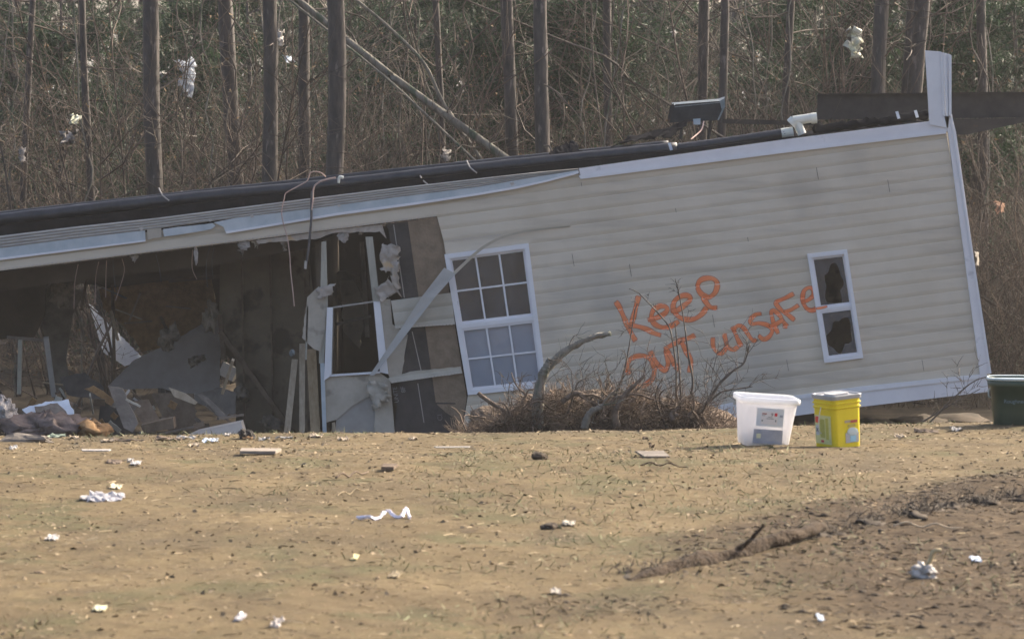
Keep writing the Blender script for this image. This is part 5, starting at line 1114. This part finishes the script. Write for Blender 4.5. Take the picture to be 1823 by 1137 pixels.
stick(600,886,656,874,1,straw_m,'thin pale twig left of the middle'); V,fs=lump(gpt(980,941)+np.array((0,0,.01)),.05,.06,.02,5,.3); mk('soil_clod',V,fs,mulch_m,label='flat dark clod in the middle foreground',cat='clod')
scrap(1011,937,26,5,mat('pale_bark',(.45,.40,.32)),'pale bark curl beside the flat dark clod','bark','bark_curl',.02)
scrap(175,1090,30,6,mat('cream_scrap',(.7,.66,.45)),'cream scrap in the left foreground corner','paper','paper_scrap',.02)
scrap(423,1107,20,18,plast_m,'blurred grey scrap close to the camera','plastic','plastic_scrap',.03); scrap(488,1118,24,18,insul_m,'blurred pale lump right of the grey scrap near the bottom','plastic','plastic_scrap',.04)
scrap(630,999,13,10,mat('yellow_scrap',(.55,.50,.28)),'small yellowish chip left of centre in the foreground','chip','wood_chip',.02); scrap(700,1030,30,11,straw_m,'pale splinter left of centre in the foreground','chip','wood_chip',.02)
scrap(1463,1108,16,12,bluew_m,'small bluish white scrap near the bottom right','plastic','plastic_scrap',.02); scrap(1740,1002,24,8,bluew_m,'bluish scrap on the dark mulch at the right','plastic','plastic_scrap',.02)
scrap(990,1060,24,8,mat('dull_scrap',(.35,.31,.26)),'dull scrap near the bottom centre','bark','bark_scrap',.02)
# white bag with stick
w0=gpt(1645,1028); V,fs=lump(w0+np.array((0,0,.022)),.050,.04,.034,9,.85,16,22); V=V+rng.normal(0,.0035,V.shape); bg_=mk('white_rag',V,fs,scrap_m,label='white crumpled rag on the dark mulch at the right',cat='rag',smooth=True)
V,fs=tube1([w0+np.array((.0,0,.03)),w0+np.array((.025,0,.075)),w0+np.array((.045,0,.118)),w0+np.array((.075,0,.120))],.009,8,12,.012,rough=.001); mk('bent_stick',V,fs,mat('tan_stick',(.42,.33,.18),(.5,.4,.24),scale=9),label='bent tan stick standing out of the white rag',cat='stick',smooth=True)
stick(1590,948,1715,950,1.8,mat('pale_twig',(.42,.34,.24),(.52,.42,.31),scale=8),'pale curved twig on the crest of the dark mulch',lift=.03)
# big blurred log
W=[]
for x,y,l in ((1105,1022,-.05),(1150,1008,-.02),(1200,996,.0),(1260,985,.01),(1310,975,.03),(1360,962,.09),(1420,950,.13),(1466,938,.17)):
    q=gpt(x,y+16); q[2]=GZ(q[0],q[1])-.008+l*.35; W.append(q)
L_=spline(W,60); ra=np.interp(np.linspace(0,1,60),[0,.12,.35,.55,.7,1],[.02,.042,.052,.045,.033,.020])
V,Q=tubes(L_[None],ra[None],14); c_=np.repeat(L_,14,axis=0); V=c_+(V-c_)*(1+.5*(fbm(V[:,0]*9,V[:,2]*22+V[:,1]*9,4)-.5)[:,None]*2.2+rng.normal(0,.03,(len(V),1)))
log=mk('fallen_log',V,[tuple(q) for q in Q]+[tuple(range(59*14,60*14))],mat('dark_log_bark',(.034,.022,.014),(.075,.051,.032),scale=14,rough=1,bump=1,bscale=45,bdist=.03,stretch=(1,1,1)),label='rough dark log, thick at its left end, lying across the foreground at the right',cat='log',smooth=True)
V,fs=tube1([W[4]+np.array((0,0,.02)),W[4]+np.array((.06,0,.07)),W[4]+np.array((.13,0,.145))],.014,7,12,.007,rough=.001); mk('broken_stub',V,fs,log.data.materials[0],log)
rs=random.Random(31)
for k,(x,y,a_,h_) in enumerate(((1560,925,40,11),(1625,912,34,13),(1700,898,50,16),(1760,890,44,16),(1810,884,40,15),(1480,948,36,9),(1655,905,30,12),(1130,1018,40,8),(1200,1012,34,7))):
    q=gpt(x,y+6); Yq=q[1]; V,fs=lump(q+np.array((0,.1,-.01)),M(a_,Yq)*.8,.2,M(h_,Yq)*.5,50+k,.7,14,20); V=V+rng.normal(0,.006,V.shape); o=mk('mulch_clump',V,fs,mulch_m,label='dark lump of torn turf on the churned ridge in the right foreground',cat='turf clump',group='dark turf lumps along the churned ridge',smooth=True)
    bs=[]
    for j in range(22):
        c=q+np.array((rs.uniform(-1,1)*M(a_,Yq)*1.3,.1,0)); V,Q=bt(branchset(c,(rs.gauss(0,1),rs.gauss(0,.5),1.1),rs.uniform(.04,.09)+M(h_,Yq)*.4,.0022,2,1,5,.25,0,rs)); bs.append((V,Q))
    VV=np.vstack([b[0] for b in bs]); off=np.cumsum([0]+[len(b[0]) for b in bs[:-1]]); QQ=np.vstack([b[1]+o_ for b,o_ in zip(bs,off)]); mk('foliage',VV,QQ,twig_m,o)
# small debris along the crest, each piece by itself
ds=[(30,776,40,'grey'),(60,786,24,'white'),(100,779,34,'green-grey'),(132,782,18,'tan'),(190,788,26,'tan'),(225,786,70,'brown'),(300,784,52,'brown'),(330,782,36,'grey'),(372,788,30,'blue-grey'),(404,776,10,'white'),(440,783,20,'orange-brown'),(470,784,24,'grey'),(505,782,34,'grey'),(560,779,30,'tan'),(22,800,14,'white'),(232,823,10,'white'),(1160,797,8,'brown'),(1150,783,9,'brown'),(345,795,20,'tan'),(610,785,22,'tan'),(735,784,16,'tan'),(1602,780,24,'tan'),(1650,770,46,'brown'),(1705,768,20,'grey')]
dm={'grey':gypg_m,'white':scrap_m,'green-grey':mat('green_grey',(.22,.26,.19),(.32,.36,.28),scale=9),'tan':stud_m,'brown':dbrown_m,'blue-grey':bluew_m,'orange-brown':osb_m}
posn=['at the very left','just right of the left edge','under the insulation heap','under the torn white panel','below the small shard','in front of the standing broken board','in front of the brown box','below the long thin batten','left of the small dark pile','tiny and upright by the dark pile','right of the small dark pile','below the partition','under the leftmost upright plank','under the pale post','furthest left below the crest','left above the grey film','right of the dark clod','beyond the dark clod','below the dusty slab','below the gutted window','below the black paper','right of the yellow pail','long, left of the green tub','beside the green tub']
for i,(x,y,wd,c) in enumerate(ds):
    scrap(x,y,wd,3+3*random.random(),dm[c],f'{c} scrap of board {posn[i]}','scrap','debris_scrap',.035,seed=x+i,deep=random.uniform(.04,.14)).__setitem__('group','scraps along the crest of the yard')
V,fs=lump(gpt(437,783)+np.array((0,.1,.02)),.06,.06,.045,12,.5); mk('dark_clump',V,fs,dark_m,label='small dark clump on the crest beside the partition',cat='clump')
V,fs=lump(gpt(45,790)+np.array((0,.3,.0)),.2,.1,.05,13,.4); mk('rubble_lump',V,fs,dust_m,label='dusty lump of rubble spilling onto the yard at the left',cat='rubble')

# ------------------------------------------------------------------ thin haze in the air
hz=bpy.data.materials.new('haze_air'); hz.use_nodes=True; n_=hz.node_tree.nodes; n_.remove(n_['Principled BSDF']); pv=n_.new('ShaderNodeVolumePrincipled')
pv.inputs['Color'].default_value=(.92,.93,.96,1); pv.inputs['Density'].default_value=.00042; pv.inputs['Anisotropy'].default_value=.25
hz.node_tree.links.new(pv.outputs[0],n_['Material Output'].inputs['Volume'])
x,y0,y1,z0,z1=1000,-80,2300,-8,18
V=[(a,b,c) for c in (z0,z1) for a,b in ((-x,y0),(x,y0),(x,y1),(-x,y1))]
mk('haze',V,[(3,2,1,0),(4,5,6,7),(0,1,5,4),(1,2,6,5),(2,3,7,6),(3,0,4,7)],hz,kind='stuff',org=(0,0,0),label='thin pale haze filling the air',cat='haze')
